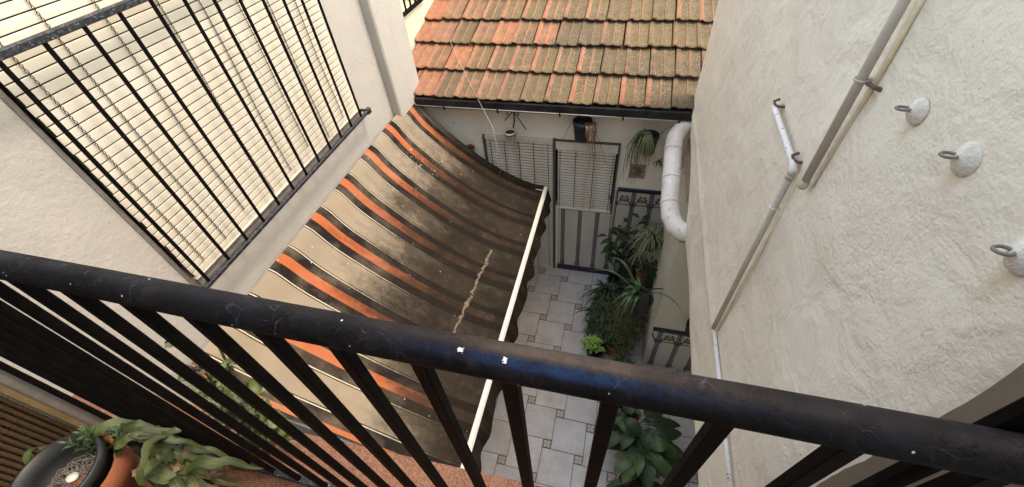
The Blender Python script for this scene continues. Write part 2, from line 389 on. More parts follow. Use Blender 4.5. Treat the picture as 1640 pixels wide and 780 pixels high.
# ------------------------------------------------------------------ mesh helpers
class MB:
    def __init__(s): s.v = []; s.f = []; s.mi = []; s.at = {}; s.uv = {}; s.sm = []
    def add(s, vs, fs, mi=0, smooth=False, **at):
        o = len(s.v); s.v += [tuple(v) for v in vs]
        for k, val in at.items():
            a = s.at.setdefault(k, {})
            if isinstance(val, (list, tuple)):
                for i, x in enumerate(val): a[o + i] = x
            else:
                for i in range(len(vs)): a[o + i] = val
        for f in fs: s.f.append([o + i for i in f]); s.mi.append(mi); s.sm.append(smooth)
        return o
    def box(s, lo, hi, mi=0, rot=None, pivot=None, bev=0, **at):
        x0, y0, z0 = lo; x1, y1, z1 = hi
        if bev:
            b = min(bev, (x1 - x0) * .45, (y1 - y0) * .45, (z1 - z0) * .45)
            vs = []; idx = {}
            for sx in (0, 1):
                for sy in (0, 1):
                    for sz in (0, 1):
                        for ax in range(3):
                            p = [(x0, x1)[sx], (y0, y1)[sy], (z0, z1)[sz]]
                            q = [(x0 + b, x1 - b)[sx], (y0 + b, y1 - b)[sy], (z0 + b, z1 - b)[sz]]
                            w = q[:]; w[ax] = p[ax]
                            idx[(sx, sy, sz, ax)] = len(vs); vs.append(w)
            fs = []
            for ax in range(3):
                o1, o2 = [i for i in range(3) if i != ax]
                for sd in (0, 1):
                    f = []
                    for a, c in ((0, 0), (1, 0), (1, 1), (0, 1)):
                        k = [0, 0, 0]; k[ax] = sd; k[o1] = a; k[o2] = c; f.append(idx[(*k, ax)])
                    fs.append(f)
            for ax in range(3):        # edges along ax
                o1, o2 = [i for i in range(3) if i != ax]
                for a in (0, 1):
                    for c in (0, 1):
                        k0 = [0, 0, 0]; k1 = [0, 0, 0]; k1[ax] = 1
                        k0[o1] = k1[o1] = a; k0[o2] = k1[o2] = c
                        fs.append([idx[(*k0, o1)], idx[(*k1, o1)], idx[(*k1, o2)], idx[(*k0, o2)]])
            for sx in (0, 1):
                for sy in (0, 1):
                    for sz in (0, 1): fs.append([idx[(sx, sy, sz, a)] for a in range(3)])
        else:
            vs = [[x, y, z] for x in (x0, x1) for y in (y0, y1) for z in (z0, z1)]
            fs = [(0, 1, 3, 2), (4, 6, 7, 5), (0, 4, 5, 1), (2, 3, 7, 6), (0, 2, 6, 4), (1, 5, 7, 3)]
        if rot is not None:
            pv = Vector(pivot if pivot else ((x0 + x1) / 2, (y0 + y1) / 2, (z0 + z1) / 2))
            vs = [(rot @ (Vector(v) - pv)) + pv for v in vs]
        s.add(vs, fs, mi, **at)
    def tube(s, pts, r, n=10, mi=0, caps=True, smooth=True, **at):
        pts = [Vector(p) for p in pts]; rs = r if isinstance(r, (list, tuple)) else [r] * len(pts)
        vs = []; N = len(pts); ref = None
        for i, p in enumerate(pts):
            t = (pts[min(i + 1, N - 1)] - pts[max(i - 1, 0)]).normalized()
            if ref is None:
                ref = Vector((0, 0, 1)) if abs(t.z) < .9 else Vector((1, 0, 0))
            a = (ref - t * ref.dot(t)).normalized(); b = t.cross(a); ref = a
            for k in range(n):
                w = 2 * math.pi * (k + .5) / n
                vs.append(p + (a * math.cos(w) + b * math.sin(w)) * rs[i])
        fs = [(i * n + k, i * n + (k + 1) % n, (i + 1) * n + (k + 1) % n, (i + 1) * n + k) for i in range(N - 1) for k in range(n)]
        if caps: fs += [tuple(range(n))[::-1], tuple((N - 1) * n + k for k in range(n))]
        s.add(vs, fs, mi, smooth, **at)
    def lathe(s, c, prof, n=24, mi=0, axis=(0, 0, 1), smooth=True, jitter=0):
        q = Vector((0, 0, 1)).rotation_difference(Vector(axis).normalized()); c = Vector(c); vs = []
        for r, z in prof:
            for k in range(n):
                w = 2 * math.pi * k / n; rr = r * (1 + random.uniform(-jitter, jitter))
                vs.append(c + q @ Vector((rr * math.cos(w), rr * math.sin(w), z)))
        fs = [(i * n + k, i * n + (k + 1) % n, (i + 1) * n + (k + 1) % n, (i + 1) * n + k) for i in range(len(prof) - 1) for k in range(n)]
        if prof[0][0] > 1e-4: fs.append(tuple(range(n))[::-1])
        if prof[-1][0] > 1e-4: fs.append(tuple((len(prof) - 1) * n + k for k in range(n)))
        s.add(vs, fs, mi, smooth)
    def ribbon(s, pts, w, fold=.25, side=None, mi=0, tip=.15, wprof=None):
        """leaf blade along pts, three vertices wide, with a folded midrib"""
        pts = [Vector(p) for p in pts]; N = len(pts); vs = []; ac = []
        for i, p in enumerate(pts):
            t = (pts[min(i + 1, N - 1)] - pts[max(i - 1, 0)])
            if t.length < 1e-6: t = Vector((0, 0, 1))
            t.normalize()
            sd = t.cross(Vector((0, 0, 1)))
            if sd.length < .08: sd = side.copy() if side else Vector((1, 0, 0))
            sd.normalize(); nn = sd.cross(t)
            u = i / (N - 1)
            ww = w * (wprof(u) if wprof else (min(1, .35 + u * 4) * (1 - max(0, (u - .35) / .65) ** 1.7 * (1 - tip * .3)))) 
            ww = max(ww, w * .03)
            vs += [p - sd * ww + nn * ww * fold, p, p + sd * ww + nn * ww * fold]; ac += [1, 0, 1]
        fs = []
        for i in range(N - 1):
            a = i * 3
            fs += [(a, a + 1, a + 4, a + 3), (a + 1, a + 2, a + 5, a + 4)]
        s.add(vs, fs, mi, True, leaf=random.random(), across=ac)
    def build(s, name, mats, parent=None, label=None, cat=None, group=None, kind=None, smooth=None):
        me = bpy.data.meshes.new(name)
        off = Vector((0, 0, 0)); p = parent
        while p is not None: off += Vector(p.location); p = p.parent
        me.from_pydata([(v[0] - off.x, v[1] - off.y, v[2] - off.z) for v in s.v], [], s.f)
        if not isinstance(mats, (list, tuple)): mats = [mats]
        for mm in mats: me.materials.append(M[mm])
        me.polygons.foreach_set('material_index', s.mi)
        me.polygons.foreach_set('use_smooth', s.sm if smooth is None else [smooth] * len(s.f))
        for k, d in s.at.items():
            a = me.attributes.new(k, 'FLOAT', 'POINT')
            for i, x in d.items(): a.data[i].value = x
        if s.uv:
            uvl = me.uv_layers.new(name='uv')
            for li, lp in enumerate(me.loops):
                if lp.vertex_index in s.uv: uvl.data[li].uv = s.uv[lp.vertex_index]
        me.update()
        o = bpy.data.objects.new(name, me); COL.objects.link(o); o.parent = parent
        props(o, label, cat, group, kind); return o
def props(o, label=None, cat=None, group=None, kind=None):
    for k, v in (('label', label), ('category', cat), ('group', group), ('kind', kind)):
        if v: o[k] = v
    return o
def thing(name, label, cat, loc=(0, 0, 0), group=None):
    o = bpy.data.objects.new(name, None); COL.objects.link(o); o.location = loc
    o.empty_display_size = .1
    return props(o, label, cat, group)
def copy_tree(o, parent=None):
    c = o.copy(); COL.objects.link(c); c.parent = parent
    for ch in list(o.children): copy_tree(ch, c)
    return c
def arc(p0, p1, sag, n=10):
    p0, p1 = Vector(p0), Vector(p1)
    return [p0.lerp(p1, i / n) - Vector((0, 0, sag * 4 * (i / n) * (1 - i / n))) for i in range(n + 1)]

# ------------------------------------------------------------------ setting
b = MB(); b.add([(-40, -40, -4.46), (40, -40, -4.46), (40, 40, -4.46), (-40, 40, -4.46)], [(0, 1, 2, 3)])
b.build('ground', 'ground', kind='structure')
def patio_floor():
    b = MB(); A, B, g = .325, .083, .0035
    X0, X1, Y0, Y1 = -2.088, 1.5, -1.5, 3.698; zt = -4.43
    b.add([(X0, Y0, zt - .008), (X1, Y0, zt - .008), (X1, Y1, zt - .008), (X0, Y1, zt - .008)], [(0, 1, 2, 3)], 0)
    P0 = (-.548 - B / 2, 3.184 - B / 2 - A)       # lower left corner of a large tile
    for i in range(-14, 15):
        for j in range(-18, 19):
            ox = P0[0] + i * A + j * B; oy = P0[1] - i * B + j * A
            for k, (x, y, sz) in enumerate(((ox, oy, A), (ox, oy + A, B))):
                if x < X0 or x + sz > X1 or y < Y0 or y + sz > Y1:
                    x0, x1, y0, y1 = max(x, X0), min(x + sz, X1), max(y, Y0), min(y + sz, Y1)
                    if x1 - x0 < .01 or y1 - y0 < .01: continue
                else: x0, x1, y0, y1 = x, x + sz, y, y + sz
                dz = random.uniform(0, .0012)
                o = b.add([(x0 + g, y0 + g, zt + dz), (x1 - g, y0 + g, zt + dz), (x1 - g, y1 - g, zt + dz), (x0 + g, y1 - g, zt + dz)],
                          [(0, 1, 2, 3)], 1 + k, tile=random.random())
                for q, c in enumerate(((0, 0), (1, 0), (1, 1), (0, 1))): b.uv[o + q] = c
    b.build('patio_floor', ['grout', 'floor_tile', 'floor_inset'], kind='structure')
patio_floor()

# left house wall ------------------------------------------------------------
hw = thing('house_wall', 'tall white plastered house wall behind the striped awning, with a raised pier', 'wall', (-2.3, 1.5, -4.43))
b = MB()
XW = -2.09
oy0, oy1, oz0, oz1 = .908, 2.70, -1.60, .06      # opening behind the blind
b.box((-2.5, .10, -4.43), (XW, oy0, .02)); b.box((-2.5, oy1, -4.43), (XW, 3.20, .02))
b.box((-2.5, oy0, -4.43), (XW, oy1, oz0)); b.box((-2.5, oy0, oz1), (XW, oy1, .02))
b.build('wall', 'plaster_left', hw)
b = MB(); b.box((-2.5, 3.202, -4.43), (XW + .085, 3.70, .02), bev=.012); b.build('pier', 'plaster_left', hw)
b = MB(); b.box((-2.30, oy0 + .002, oz0 + .002), (-2.22, oy1 - .002, oz1 - .002)); b.build('window_opening', 'dark_reveal', hw)
b = MB(); b.box((-2.2, oy0 - .022, oz0 - .045), (XW + .006, oy0 - .002, .10), bev=.002)
b.box((-2.2, oy0 + .006, oz0 - .05), (XW + .02, oy1 + .03, oz0 - .004), bev=.003)
b.build('frame', 'grey_mortar', hw)

# roller blind on the left wall
bl = thing('roller_blind', 'long cream slatted roller blind hanging behind the black window railing', 'blind', (-2.08, 1.77, -1.6))
b = MB(); pitch = .0405; y0, y1 = .915, 2.685; z = -1.585
def bow(yy, zz): return .006 * math.sin(yy * 5 + zz * 2) + .004 * math.sin(zz * 7)
k = 0
while z < .06:
    yy0 = y0 + random.uniform(-.004, .004); NS = 12; vs = []; fs = []
    for i in range(NS + 1):
        yy = yy0 + (y1 - yy0) * i / NS; w = bow(yy, z)
        for dx, dz in ((-.003, 0), (.0002, .0012), (.0007, pitch * .3), (.0007, pitch * .7), (.0002, pitch - .0056), (-.003, pitch - .0044)):
            vs.append((XW + .024 + dx + w, yy, z + dz))
    for i in range(NS):
        for q in range(5): a = i * 6 + q; fs.append((a, a + 6, a + 7, a + 1))
    b.add(vs, fs, 0, False); z += pitch; k += 1
b.build('slats', 'slat', bl)
b = MB(); b.box((XW + .004, y0 + .004, -1.582), (XW + .009, y1 - .004, .07)); b.build('backing', 'slat_gap', bl)
b = MB(); b.box((XW + .012, y0 - .004, -1.600), (XW + .034, y1 + .004, -1.5865), bev=.003); b.build('bottom_bar', 'slat', bl)
for q, cy in enumerate((1.0, 1.165, 1.36, 1.60, 1.80, 2.02, 2.24, 2.47)):
    b = MB(); pts1 = []; pts2 = []
    zz = -1.59 + random.uniform(.02, .1); i = 0
    while zz < .05:
        w = bow(cy, zz); s = .0045 if i % 2 else -.0045
        pts1.append((XW + .034 + w, cy + s + .004 * math.sin(zz * 4 + q), zz)); pts2.append((XW + .035 + w, cy - s + .004 * math.sin(zz * 4 + q), zz)); zz += pitch / 2; i += 1
    b.tube(pts1, .0016, 4); b.tube(pts2, .0016, 4); b.build('cord', 'cord', bl)
b = MB(); b.tube([(XW + .045, 1.92 + .02 * math.sin(t * .4), -.0 - t * .052) for t in range(31)], .0016, 5); b.build('pull_cord', 'wire', bl)

# window railing (juliet)
wr = thing('window_railing', 'black iron railing in front of the cream blind on the left wall', 'railing', (-2.0, 1.77, -1.64))
XR = -2.0
b = MB(); b.box((XR - .014, -.1 + .3, -.452), (XR + .014, 2.72, -.424), bev=.004); b.build('top_rail', 'chipped', wr)
b = MB(); b.box((XR - .013, .88, -1.632), (XR + .013, 2.70, -1.606), bev=.004)
b.box((XR - .018, 2.70, -1.645), (XR + .018, 2.75, -1.595), bev=.008); b.build('bottom_rail', 'chipped', wr)
b = MB(); b.tube([(XW - .02, 2.73, -1.62), (XR - .01, 2.73, -1.62)], .012, 8); b.build('wall_anchor', 'chipped', wr)
yb = .924
bar0 = None
for i in range(12):
    y = yb + .1535 * i
    if bar0 is None:
        b = MB(); b.box((XR - .007, y - .007, -1.607), (XR + .007, y + .007, -.451), bev=.0015); bar0 = b.build('bar', 'bars', wr)
    else:
        c = bar0.copy(); COL.objects.link(c); c.parent = wr; c.location = (0, .1535 * i, 0)

# yellowed side wall of the neighbour with its small window ------------------
sw = thing('side_wall', 'yellowish side wall beyond the corner, rising beside the tiled roof', 'wall', (-2.4, 5, -4.43))
b = MB(); b.box((-2.6, 3.705, -4.43), (-2.25, 9, -1.37)); b.box((-2.6, 3.705, -1.37), (-2.25, 3.93, 1.2)); b.box((-2.6, 4.62, -1.37), (-2.25, 9, 1.2))
b.build('wall', 'plaster_yellow', sw)
b = MB(); b.box((-2.6, 3.932, -1.368), (-2.42, 4.618, 1.0)); b.build('window', 'plaster_yellow', sw)
wg = thing('window_grille', 'small black window grille cut by the top edge, left of the roof', 'window grille', (-2.25, 4.27, -1.36))
b = MB(); b.box((-2.262, 3.90, -1.372), (-2.222, 4.64, -1.345), bev=.003); b.build('sill_rail', 'bars', wg)
for i in range(6):
    b = MB(); y = 3.96 + i * .122; b.box((-2.248, y - .008, -1.346), (-2.232, y + .008, -.2)); b.build('bar', 'bars', wg)

# far house ------------------------------------------------------------------
YF = 3.70
fh = thing('patio_house', 'single storey house at the end of the patio under a mossy tiled roof', 'house', (-.7, YF, -4.43))
b = MB()
dx0, dx1, wx1 = -1.40, -.640, .030; zt = -2.39; wz = -3.295
b.box((-2.25, YF, -4.43), (dx0, YF + .3, -1.95)); b.box((dx0, YF, zt), (wx1, YF + .3, -1.95)); b.box((wx1, YF, -4.43), (1.6, YF + .3, -1.95))
b.box((dx1 + .02, YF, -4.43), (wx1, YF + .3, wz)); b.build('wall', 'plaster_far', fh)
b = MB(); b.box((dx0, YF + .12, -4.42), (dx1 + .018, YF + .2, zt - .002)); b.box((dx1 + .02, YF + .12, wz + .002), (wx1 - .002, YF + .2, zt - .002)); b.build('opening', 'dark_reveal', fh)
# dado
dd = []
b = MB(); b.box((dx1 + .045, YF - .012, -4.33), (wx1 + .03, YF - .0005, wz - .035)); b.box((wx1 + .035, YF - .012, -4.33), (1.55, YF - .0005, -2.985))
dado = b.build('tile_dado', 'dado', fh)
b = MB(); b.box((dx1 + .045, YF - .02, -4.425), (1.55, YF - .0006, -4.332), bev=.004); b.build('skirting', 'navy', dado)
b = MB(); b.box((wx1 + .035, YF - .022, -2.983), (1.55, YF - .0006, -2.935), bev=.004); b.build('border', 'navy', dado)
def tile_columns(xs, z0, z1, y, parent, flowers=True, side=-1):
    for x in xs:
        b = MB()
        b.box((x - .024, y - .0032, z0), (x + .024, y, z1 - .004))
        for s in (-.0105, .0105): b.box((x + s - .002, y - .0055, z0 + .002), (x + s + .002, y - .003, z1 - .006), 1)
        b.box((x - .036, y - .0062, z0 + .03), (x + .036, y - .0030, z0 + .05)); b.box((x - .030, y - .0068, z0 + .07), (x + .030, y - .0031, z0 + .082))
        if flowers:
            for zz, ww in ((.155, .036), (.175, .050), (.192, .032)): b.box((x - ww, y - .0062 - zz * .002, z1 - zz - .008), (x + ww, y - .0030, z1 - zz + .004))
            for s in (-1, 1):       # curling bracket scrolls
                pts = [(x + s * (.018 + .055 * math.sin(t * .22)), y - .004, z1 - .15 + .11 * (1 - math.cos(t * .3)) * .55) for t in range(9)]
                b.tube(pts, .007, 5)
        b.build('column_tile', ['navy2', 'glaze_white'], parent)
    if flowers:
        for x, x2 in zip(xs, xs[1:]):
            b = MB(); c = (x + x2) / 2; zc = z1 - .075
            b.box((c - .056, y - .0035, zc - .10), (c + .056, y - .0002, zc + .03), 0, bev=.001)
            for q in range(7):
                a = math.pi * (q / 6); px, pz = c + .045 * math.cos(a), zc - .02 - .03 * math.sin(a)
                b.box((px - .012, y - .007, pz - .011), (px + .012, y - .003, pz + .011), 2 if q % 2 else 1, bev=.003)
            b.box((c - .015, y - .008, zc - .045), (c + .015, y - .0032, zc - .015), 2, bev=.002)
            b.box((c - .05, y - .0068, zc + .004), (c + .05, y - .0031, zc + .014), 1)
            b.box((c - .06, y - .0066, zc - .104), (c + .06, y - .0031, zc - .094), 3)
            b.build('flower_tile', ['glaze_white', 'glaze_green', 'glaze_red', 'navy2'], parent)
tile_columns([-.527, -.325, -.122], -4.33, wz - .035, YF - .0125, dado, False)
tile_columns([.055, .246, .437, .628, .82], -4.33, -2.985, YF - .0125, dado, True)
# blinds
def far_blind(name, x0, x1, z0, z1, cords):
    root = MB(); zz = z0; p = .036
    while zz < z1 - .005:
        vs = []
        for x in (x0, x1):
            for dy, dz in ((.003, 0), (0, .001), (-.0015, p * .5), (0, p - .0082), (.003, p - .007)): vs.append((x, YF - .016 + dy, zz + dz))
        root.add(vs, [(q, q + 1, q + 6, q + 5) for q in range(4)], 0); zz += p
    o = root.build(name, 'slat_far', fh)
    b = MB(); b.box((x0 + .002, YF - .009, z0), (x1 - .002, YF - .004, z1)); b.build('slat_backing', 'slat_gap', o)
    b = MB(); b.box((x0 - .004, YF - .026, z0 - .014), (x1 + .004, YF - .006, z0 - .001)); b.build('bottom_bar', 'white_metal', o)
    for c in cords:
        b = MB(); b.tube([(c + random.uniform(-.002, .002), YF - .024, z0 + (z1 - z0) * t / 10) for t in range(11)], .0034, 4); b.build('cord', 'cord', o)
    return o
far_blind('door_blind', dx0 + .02, dx1 - .012, -4.405, zt - .05, [-1.33, -1.176, -1.014, -.856, -.70])
far_blind('window_blind', dx1 + .045, wx1 - .03, wz, zt - .12, [-.572, -.406, -.215, -.02])
b = MB()
for (a, c, d, e) in ((dx0 - .012, dx0 + .012, -4.42, zt), (dx1 - .008, dx1 + .02, -4.42, zt + .012)): b.box((a, YF - .028, d), (c, YF - .0008, e), bev=.002)
b.box((wx1 - .012, YF - .026, wz - .02), (wx1 + .006, YF - .0009, zt - .012), bev=.002)
b.box((dx1 + .022, YF - .026, zt - .012), (wx1 + .006, YF - .0007, zt + .004), bev=.002)
b.build('frame', 'dark_reveal', fh)
b = MB(); b.box((dx0 + .014, YF - .026, zt - .045), (dx1 - .010, YF - .0009, zt), bev=.002); b.box((dx1 + .022, YF - .024, zt - .112), (wx1 - .014, YF - .001, zt - .014), bev=.002)
b.build('blind_box', 'slat_far', fh)
b = MB(); b.box((wx1 + .008, YF - .02, wz - .30), (wx1 + .026, YF - .001, -2.985)); b.build('white_trim', 'glaze_white', fh)

# roof
def tiles():
    b = MB(); sl = R(17); cs, sn = math.cos(sl), math.sin(sl)
    TW, EX, L = .222, .382, .44
    prof = [(0, -.002), (.012, .008), (.04, .013), (.10, .015), (.16, .014), (.195, .011), (.21, .004), (.25, .001), (.31, -.001), (.38, -.001), (.45, .001), (.53, .003),
            (.56, .0075), (.58, .009), (.60, .0075), (.63, .003), (.70, .001), (.78, -.001), (.86, -.001), (.93, .001), (1.0, .003)]
    rib = [0, .8, 1, .8, .8, .9, .35, .05, 0, 0, 0, 0, .9, 1.2, .9, 0, 0, 0, 0, 0, .1]
    e0 = Vector((0, 3.53, -1.925))
    for row in range(13):
        lim = -2.255 if row else -2.08
        n0 = -1
        for i in range(15):
            x0 = -2.19 - TW * .3 + i * TW + (.03 if row % 2 else 0) + random.uniform(-.006, .006) - row * .012
            s0 = row * EX + random.uniform(-.010, .010); rn = random.random()
            tilt = random.uniform(-.004, .006); vs = []; at = []; mo = []
            ang = random.uniform(-.012, .012)
            NP = len(prof); steps = [(s0, 1), (s0 + .012, 1), (s0 + L * .5, 1), (s0 + L, 1)]
            lumps = [random.uniform(-.0025, .0025) for _ in prof]
            for si, (sv, _) in enumerate(steps):
                fr = (sv - s0) / L
                for pi, (u, hh) in enumerate(prof):
                    x = x0 + u * TW * .972 + ang * fr * L
                    x = max(x, lim)
                    scal = (.006 * abs(math.sin(max(0, u - .21) * math.pi * 2.53)) + random.uniform(0, .003)) if si < 2 else 0
                    s2 = sv - scal
                    h2 = hh * (1.0 - .12 * fr) + .048 - .046 * fr + tilt * (1 - fr) + (lumps[pi] if si < 2 else lumps[pi] * .4) - (.006 if si == 0 else 0)
                    vs.append((x, e0.y + s2 * cs - h2 * sn, e0.z + s2 * sn + h2 * cs)); at.append(rib[pi])
                    mx = (x + 2.2) / 2.8
                    mo.append(min(1, max(0, mx * 1.15 + .12 * (1 - fr))) if row < 3 else min(1, .25 + mx * 1.0))
            base = len(vs)
            for pi, (u, hh) in enumerate(prof):      # underside lip of the nose
                x = max(x0 + u * TW * .972, lim); h2 = hh * .8 + .030 - .002
                vs.append((x, e0.y + (s0 + .004) * cs - h2 * sn, e0.z + (s0 + .004) * sn + h2 * cs)); at.append(0); mo.append(.8)
            for pi, (u, hh) in enumerate(prof):
                x = max(x0 + u * TW * .972, lim); h2 = hh * .6 + .02
                vs.append((x, e0.y + (s0 + .10) * cs - h2 * sn, e0.z + (s0 + .10) * sn + h2 * cs)); at.append(0); mo.append(.8)
            fs = [(r * NP + q, r * NP + q + 1, (r + 1) * NP + q + 1, (r + 1) * NP + q) for r in range(3) for q in range(NP - 1)]
            fs += [(base + q + 1, base + q, base + NP + q, base + NP + q + 1) for q in range(NP - 1)]
            fs += [(q + 1, q, base + q, base + q + 1) for q in range(NP - 1)]
            fs += [(0, NP, 2 * NP, base), (NP - 1, base + NP - 1, 2 * NP + NP - 1, NP + NP - 1)]
            b.add(vs, fs, 0, False, tile=rn, rib=at, moss=mo)
    o = b.build('roof', 'roof', fh)
    b = MB(); far = 13.3 * EX
    b.add([(-2.25, e0.y + .05, e0.z - .0), (1.4, e0.y + .05, e0.z - .0), (1.4, e0.y + far * cs, e0.z + far * sn - .0), (-2.25, e0.y + far * cs, e0.z + far * sn)], [(0, 1, 2, 3)])
    b.build('roof_bed', 'soil', o)
    return o
roof = tiles()
b = MB()     # white droppings on the upper tiles
for (x, s, r) in ((-1.62, 1.28, .02), (-1.35, 1.25, .016), (-1.55, 1.38, .012)):
    pass
b = MB(); b.box((-2.085, 3.50, -2.005), (.60, 3.58, -1.91), bev=.008); b.box((-2.085, 3.583, -1.99), (.60, 3.70, -1.945))
gut = b.build('gutter', 'gutter', fh)
b = MB(); b.tube([(-2.0, 3.492, -1.982), (-.7, 3.492, -1.986), (.59, 3.492, -1.992)], .006, 8); b.build('gutter_rim', 'steel', gut)
for x in (-1.7, -1.15, -.55, .02, .5):
    b = MB(); b.box((x - .008, 3.487, -2.013), (x + .008, 3.60, -2.0065)); b.box((x - .008, 3.4835, -2.013), (x + .008, 3.4865, -1.965)); b.build('bracket', 'gutter', gut)
b = MB(); b.tube([(-1.72, 3.69, -2.28), (-1.72, 3.71, -2.28)], .006, 6); b.build('nail', 'rust', fh)

# right wall -----------------------------------------------------------------
rw = thing('overhanging_wall', 'big rough beige plastered wall on the right with an overhanging lower edge', 'wall', (.9, 2, -2.47))
XRW = .60
def wall_right():
    b = MB(); ys = []; N = 110
    y = .44
    prof = []
    def bot(y):
        if y < 2.5: return -2.47
        if y > 3.62: return -2.03
        t = (y - 2.5) / 1.12; return -2.47 + .44 * (t ** .75 if t < .999 else 1)
    NY, NZ = 130, 90; vs = []; ZT = .02
    for i in range(NY + 1):
        t = i / NY; y = .452 + (3.685 - .452) * t ** 1.25
        for j in range(NZ + 1):
            z0 = bot(y); z = z0 + (ZT - z0) * (1 - (1 - j / NZ))
            d = noise.noise(Vector((y * 1.7, z * 1.7, 3))) * .012 + noise.noise(Vector((y * 5, z * 5, 9))) * .004
            yy = y
            if i < 8:       # rough rounded broken arris
                k = 1 - i / 8
                d += .016 * k ** 2.2; yy += noise.noise(Vector((z * 9, 1, 5))) * .006 * k + noise.noise(Vector((z * 45, 1, 5))) * .004 * k
            # heavy ridge running above the lower edge
            rz = -1.93 - z
            d -= .010 * math.exp(-(rz / .035) ** 2) * (1 if y > 1.3 else 0)
            if j < 5: d += .02 * (1 - j / 5) ** 2
            vs.append((XRW + d, yy, z))
    fs = [(i * (NZ + 1) + j, (i + 1) * (NZ + 1) + j, (i + 1) * (NZ + 1) + j + 1, i * (NZ + 1) + j + 1) for i in range(NY) for j in range(NZ)]
    fs = [f[::-1] for f in fs]
    o = b.add(vs, fs, 0, True)
    # smooth reveal at the near end, soffit and top
    rv = MB(); rev = []
    for j in range(NZ + 1):
        v = vs[j]
        rev.append((v[0], v[1], v[2])); rev.append((v[0] + .02, .468 + .002 * math.sin(j * .6), v[2])); rev.append((2.2, .476, v[2]))
    rv.add(rev, [(j * 3 + k, (j + 1) * 3 + k, (j + 1) * 3 + k + 1, j * 3 + k + 1) for j in range(NZ) for k in range(2)], 0, True)
    rv.build('reveal', 'reveal', rw)
    so = []
    for i in range(NY + 1):
        v = vs[i * (NZ + 1)]; so += [v, (v[0] + .03, v[1], v[2] - .004), (2.2, v[1], v[2])]
    b.add(so, [(i * 3 + k, i * 3 + k + 1, (i + 1) * 3 + k + 1, (i + 1) * 3 + k) for i in range(NY) for k in range(2)], 0, False)
    tp = []
    for i in range(NY + 1):
        v = vs[i * (NZ + 1) + NZ]; tp += [v, (2.2, v[1], v[2])]
    b.add(tp, [(i * 2, (i + 1) * 2, (i + 1) * 2 + 1, i * 2 + 1) for i in range(NY)], 0, False)
    # far end
    b.box((XRW + .03, 3.68, -2.04), (2.2, 3.70, ZT - .01))
    b.build('wall', 'plaster_right', rw)
wall_right()
# neighbour wall above the roof's right end: the wall continues behind the corner
# supporting pillar wall with dado under the overhang
pl = thing('lower_wall', 'cream and shaded grey patio wall with tile dado under the overhanging wall', 'wall', (.8, 2.6, -4.43))
b = MB(); b.box((.572, 2.483, -4.43), (2.2, 3.685, -2.478)); b.box((.64, 3.0, -2.476), (2.2, 3.685, -2.28)); b.build('wall', 'plaster_pillar', pl)
b = MB(); b.box((.580, 2.471, -4.43), (2.2, 2.4825, -3.735)); dd = b.build('tile_dado', 'dado', pl)
b = MB(); b.box((.578, 2.459, -3.733), (2.2, 2.4825, -3.685), bev=.004); b.build('border', 'navy', dd)
tile_columns([.66, .85, 1.04, 1.23], -4.42, -3.735, 2.4705, dd, True)
b = MB(); b.box((1.55, -1.09, -4.43), (1.75, 2.478, -2.5)); b.build('shaded_side', 'plaster_pillar', pl)

# pipes on the right wall
wp = thing('water_pipe', 'thin water pipe stepping across the wall, with a flaking white elbow piece', 'pipe', (.57, 1.3, -1.4))
XP = .575
b = MB(); b.tube([(.60, 1.705, -.878), (XP, 1.695, -.880), (XP, 1.68, -.882), (XP, 1.33, -.885), (XP, 1.305, -.895), (XP, 1.30, -.915)], [.009, .0105, .0105, .0115, .0125, .0115], 10)
b.build('flaking_pipe', 'pipe_flaky', wp, label='short white pipe with paint flaking off')
b = MB(); b.tube([(XP, 1.30, -.912), (XP, 1.30, -1.3), (XP + .004, 1.304, -1.872)], [.0125, .0105, .0105], 10)
b.tube([(XP, 1.30, -.912), (XP, 1.30, -.93)], .0135, 10); b.build('upright_pipe', 'pipe_grey', wp)
b = MB(); b.tube([(XP + .004, 1.304, -1.868), (XP + .01, 1.29, -1.878), (XP + .01, .9, -1.868), (XP + .01, .45, -1.86)], .010, 10)
b.build('lower_pipe', 'pipe_flaky', wp, label='white pipe running along the lower edge of the wall')
b = MB(); b.tube([(.598, 1.288, -.90), (.594, 1.286, -1.85)], .006, 8); b.build('mortar_line', 'cream_line', wp)
def clip(x, y, z, r, nm, parent, mat, ax='z'):
    b = MB(); n = 14
    pts = [(x + (r + .0035) * math.cos(t * 2 * math.pi / n), y + (r + .0035) * math.sin(t * 2 * math.pi / n), z) if ax == 'z' else
           (x + (r + .0035) * math.cos(t * 2 * math.pi / n), y, z + (r + .0035) * math.sin(t * 2 * math.pi / n)) for t in range(n + 1)]
    b.tube(pts, .0028, 6, caps=False)
    b.box((x + r, y - .006, z - .005), (.606, y + .006, z + .005), bev=.001)
    b.build(nm, mat, parent)
clip(XP, 1.302, -1.06, .0105, 'clip', wp, 'pipe_flaky')
for y, z in ((1.70, -.872), (1.345, -.878)):
    b = MB(); b.tube([(.606, y - .03, z + .005), (.585, y - .03, z + .004), (XP, y - .012, z), (XP - .006, y - .004, z + .013), (XP + .012, y, z + .02)], .0055, 7)
    b.build('bracket', 'rust', wp)
dp = thing('upright_conduit', 'long grey conduit running down the right wall and ending in a round cap', 'pipe', (.57, 1.19, -.4))
b = MB(); b.tube([(.573, 1.190, .015), (.573, 1.190, -.862)], .0118, 12); b.build('tube', 'pipe_grey', dp)
b = MB(); b.lathe((.573, 1.190, -.880), [(.004, -.004), (.011, -.002), (.0142, .004), (.0142, .024), (.0118, .026)], 14); b.build('end_cap', 'pipe_grey', dp)
b = MB(); b.tube([(.597, 1.170, .01), (.597, 1.172, -.86)], .006, 8); b.build('mortar_line', 'cream_line', dp)
clip(.573, 1.19, -.535, .0118, 'clamp', dp, 'pipe_grey')
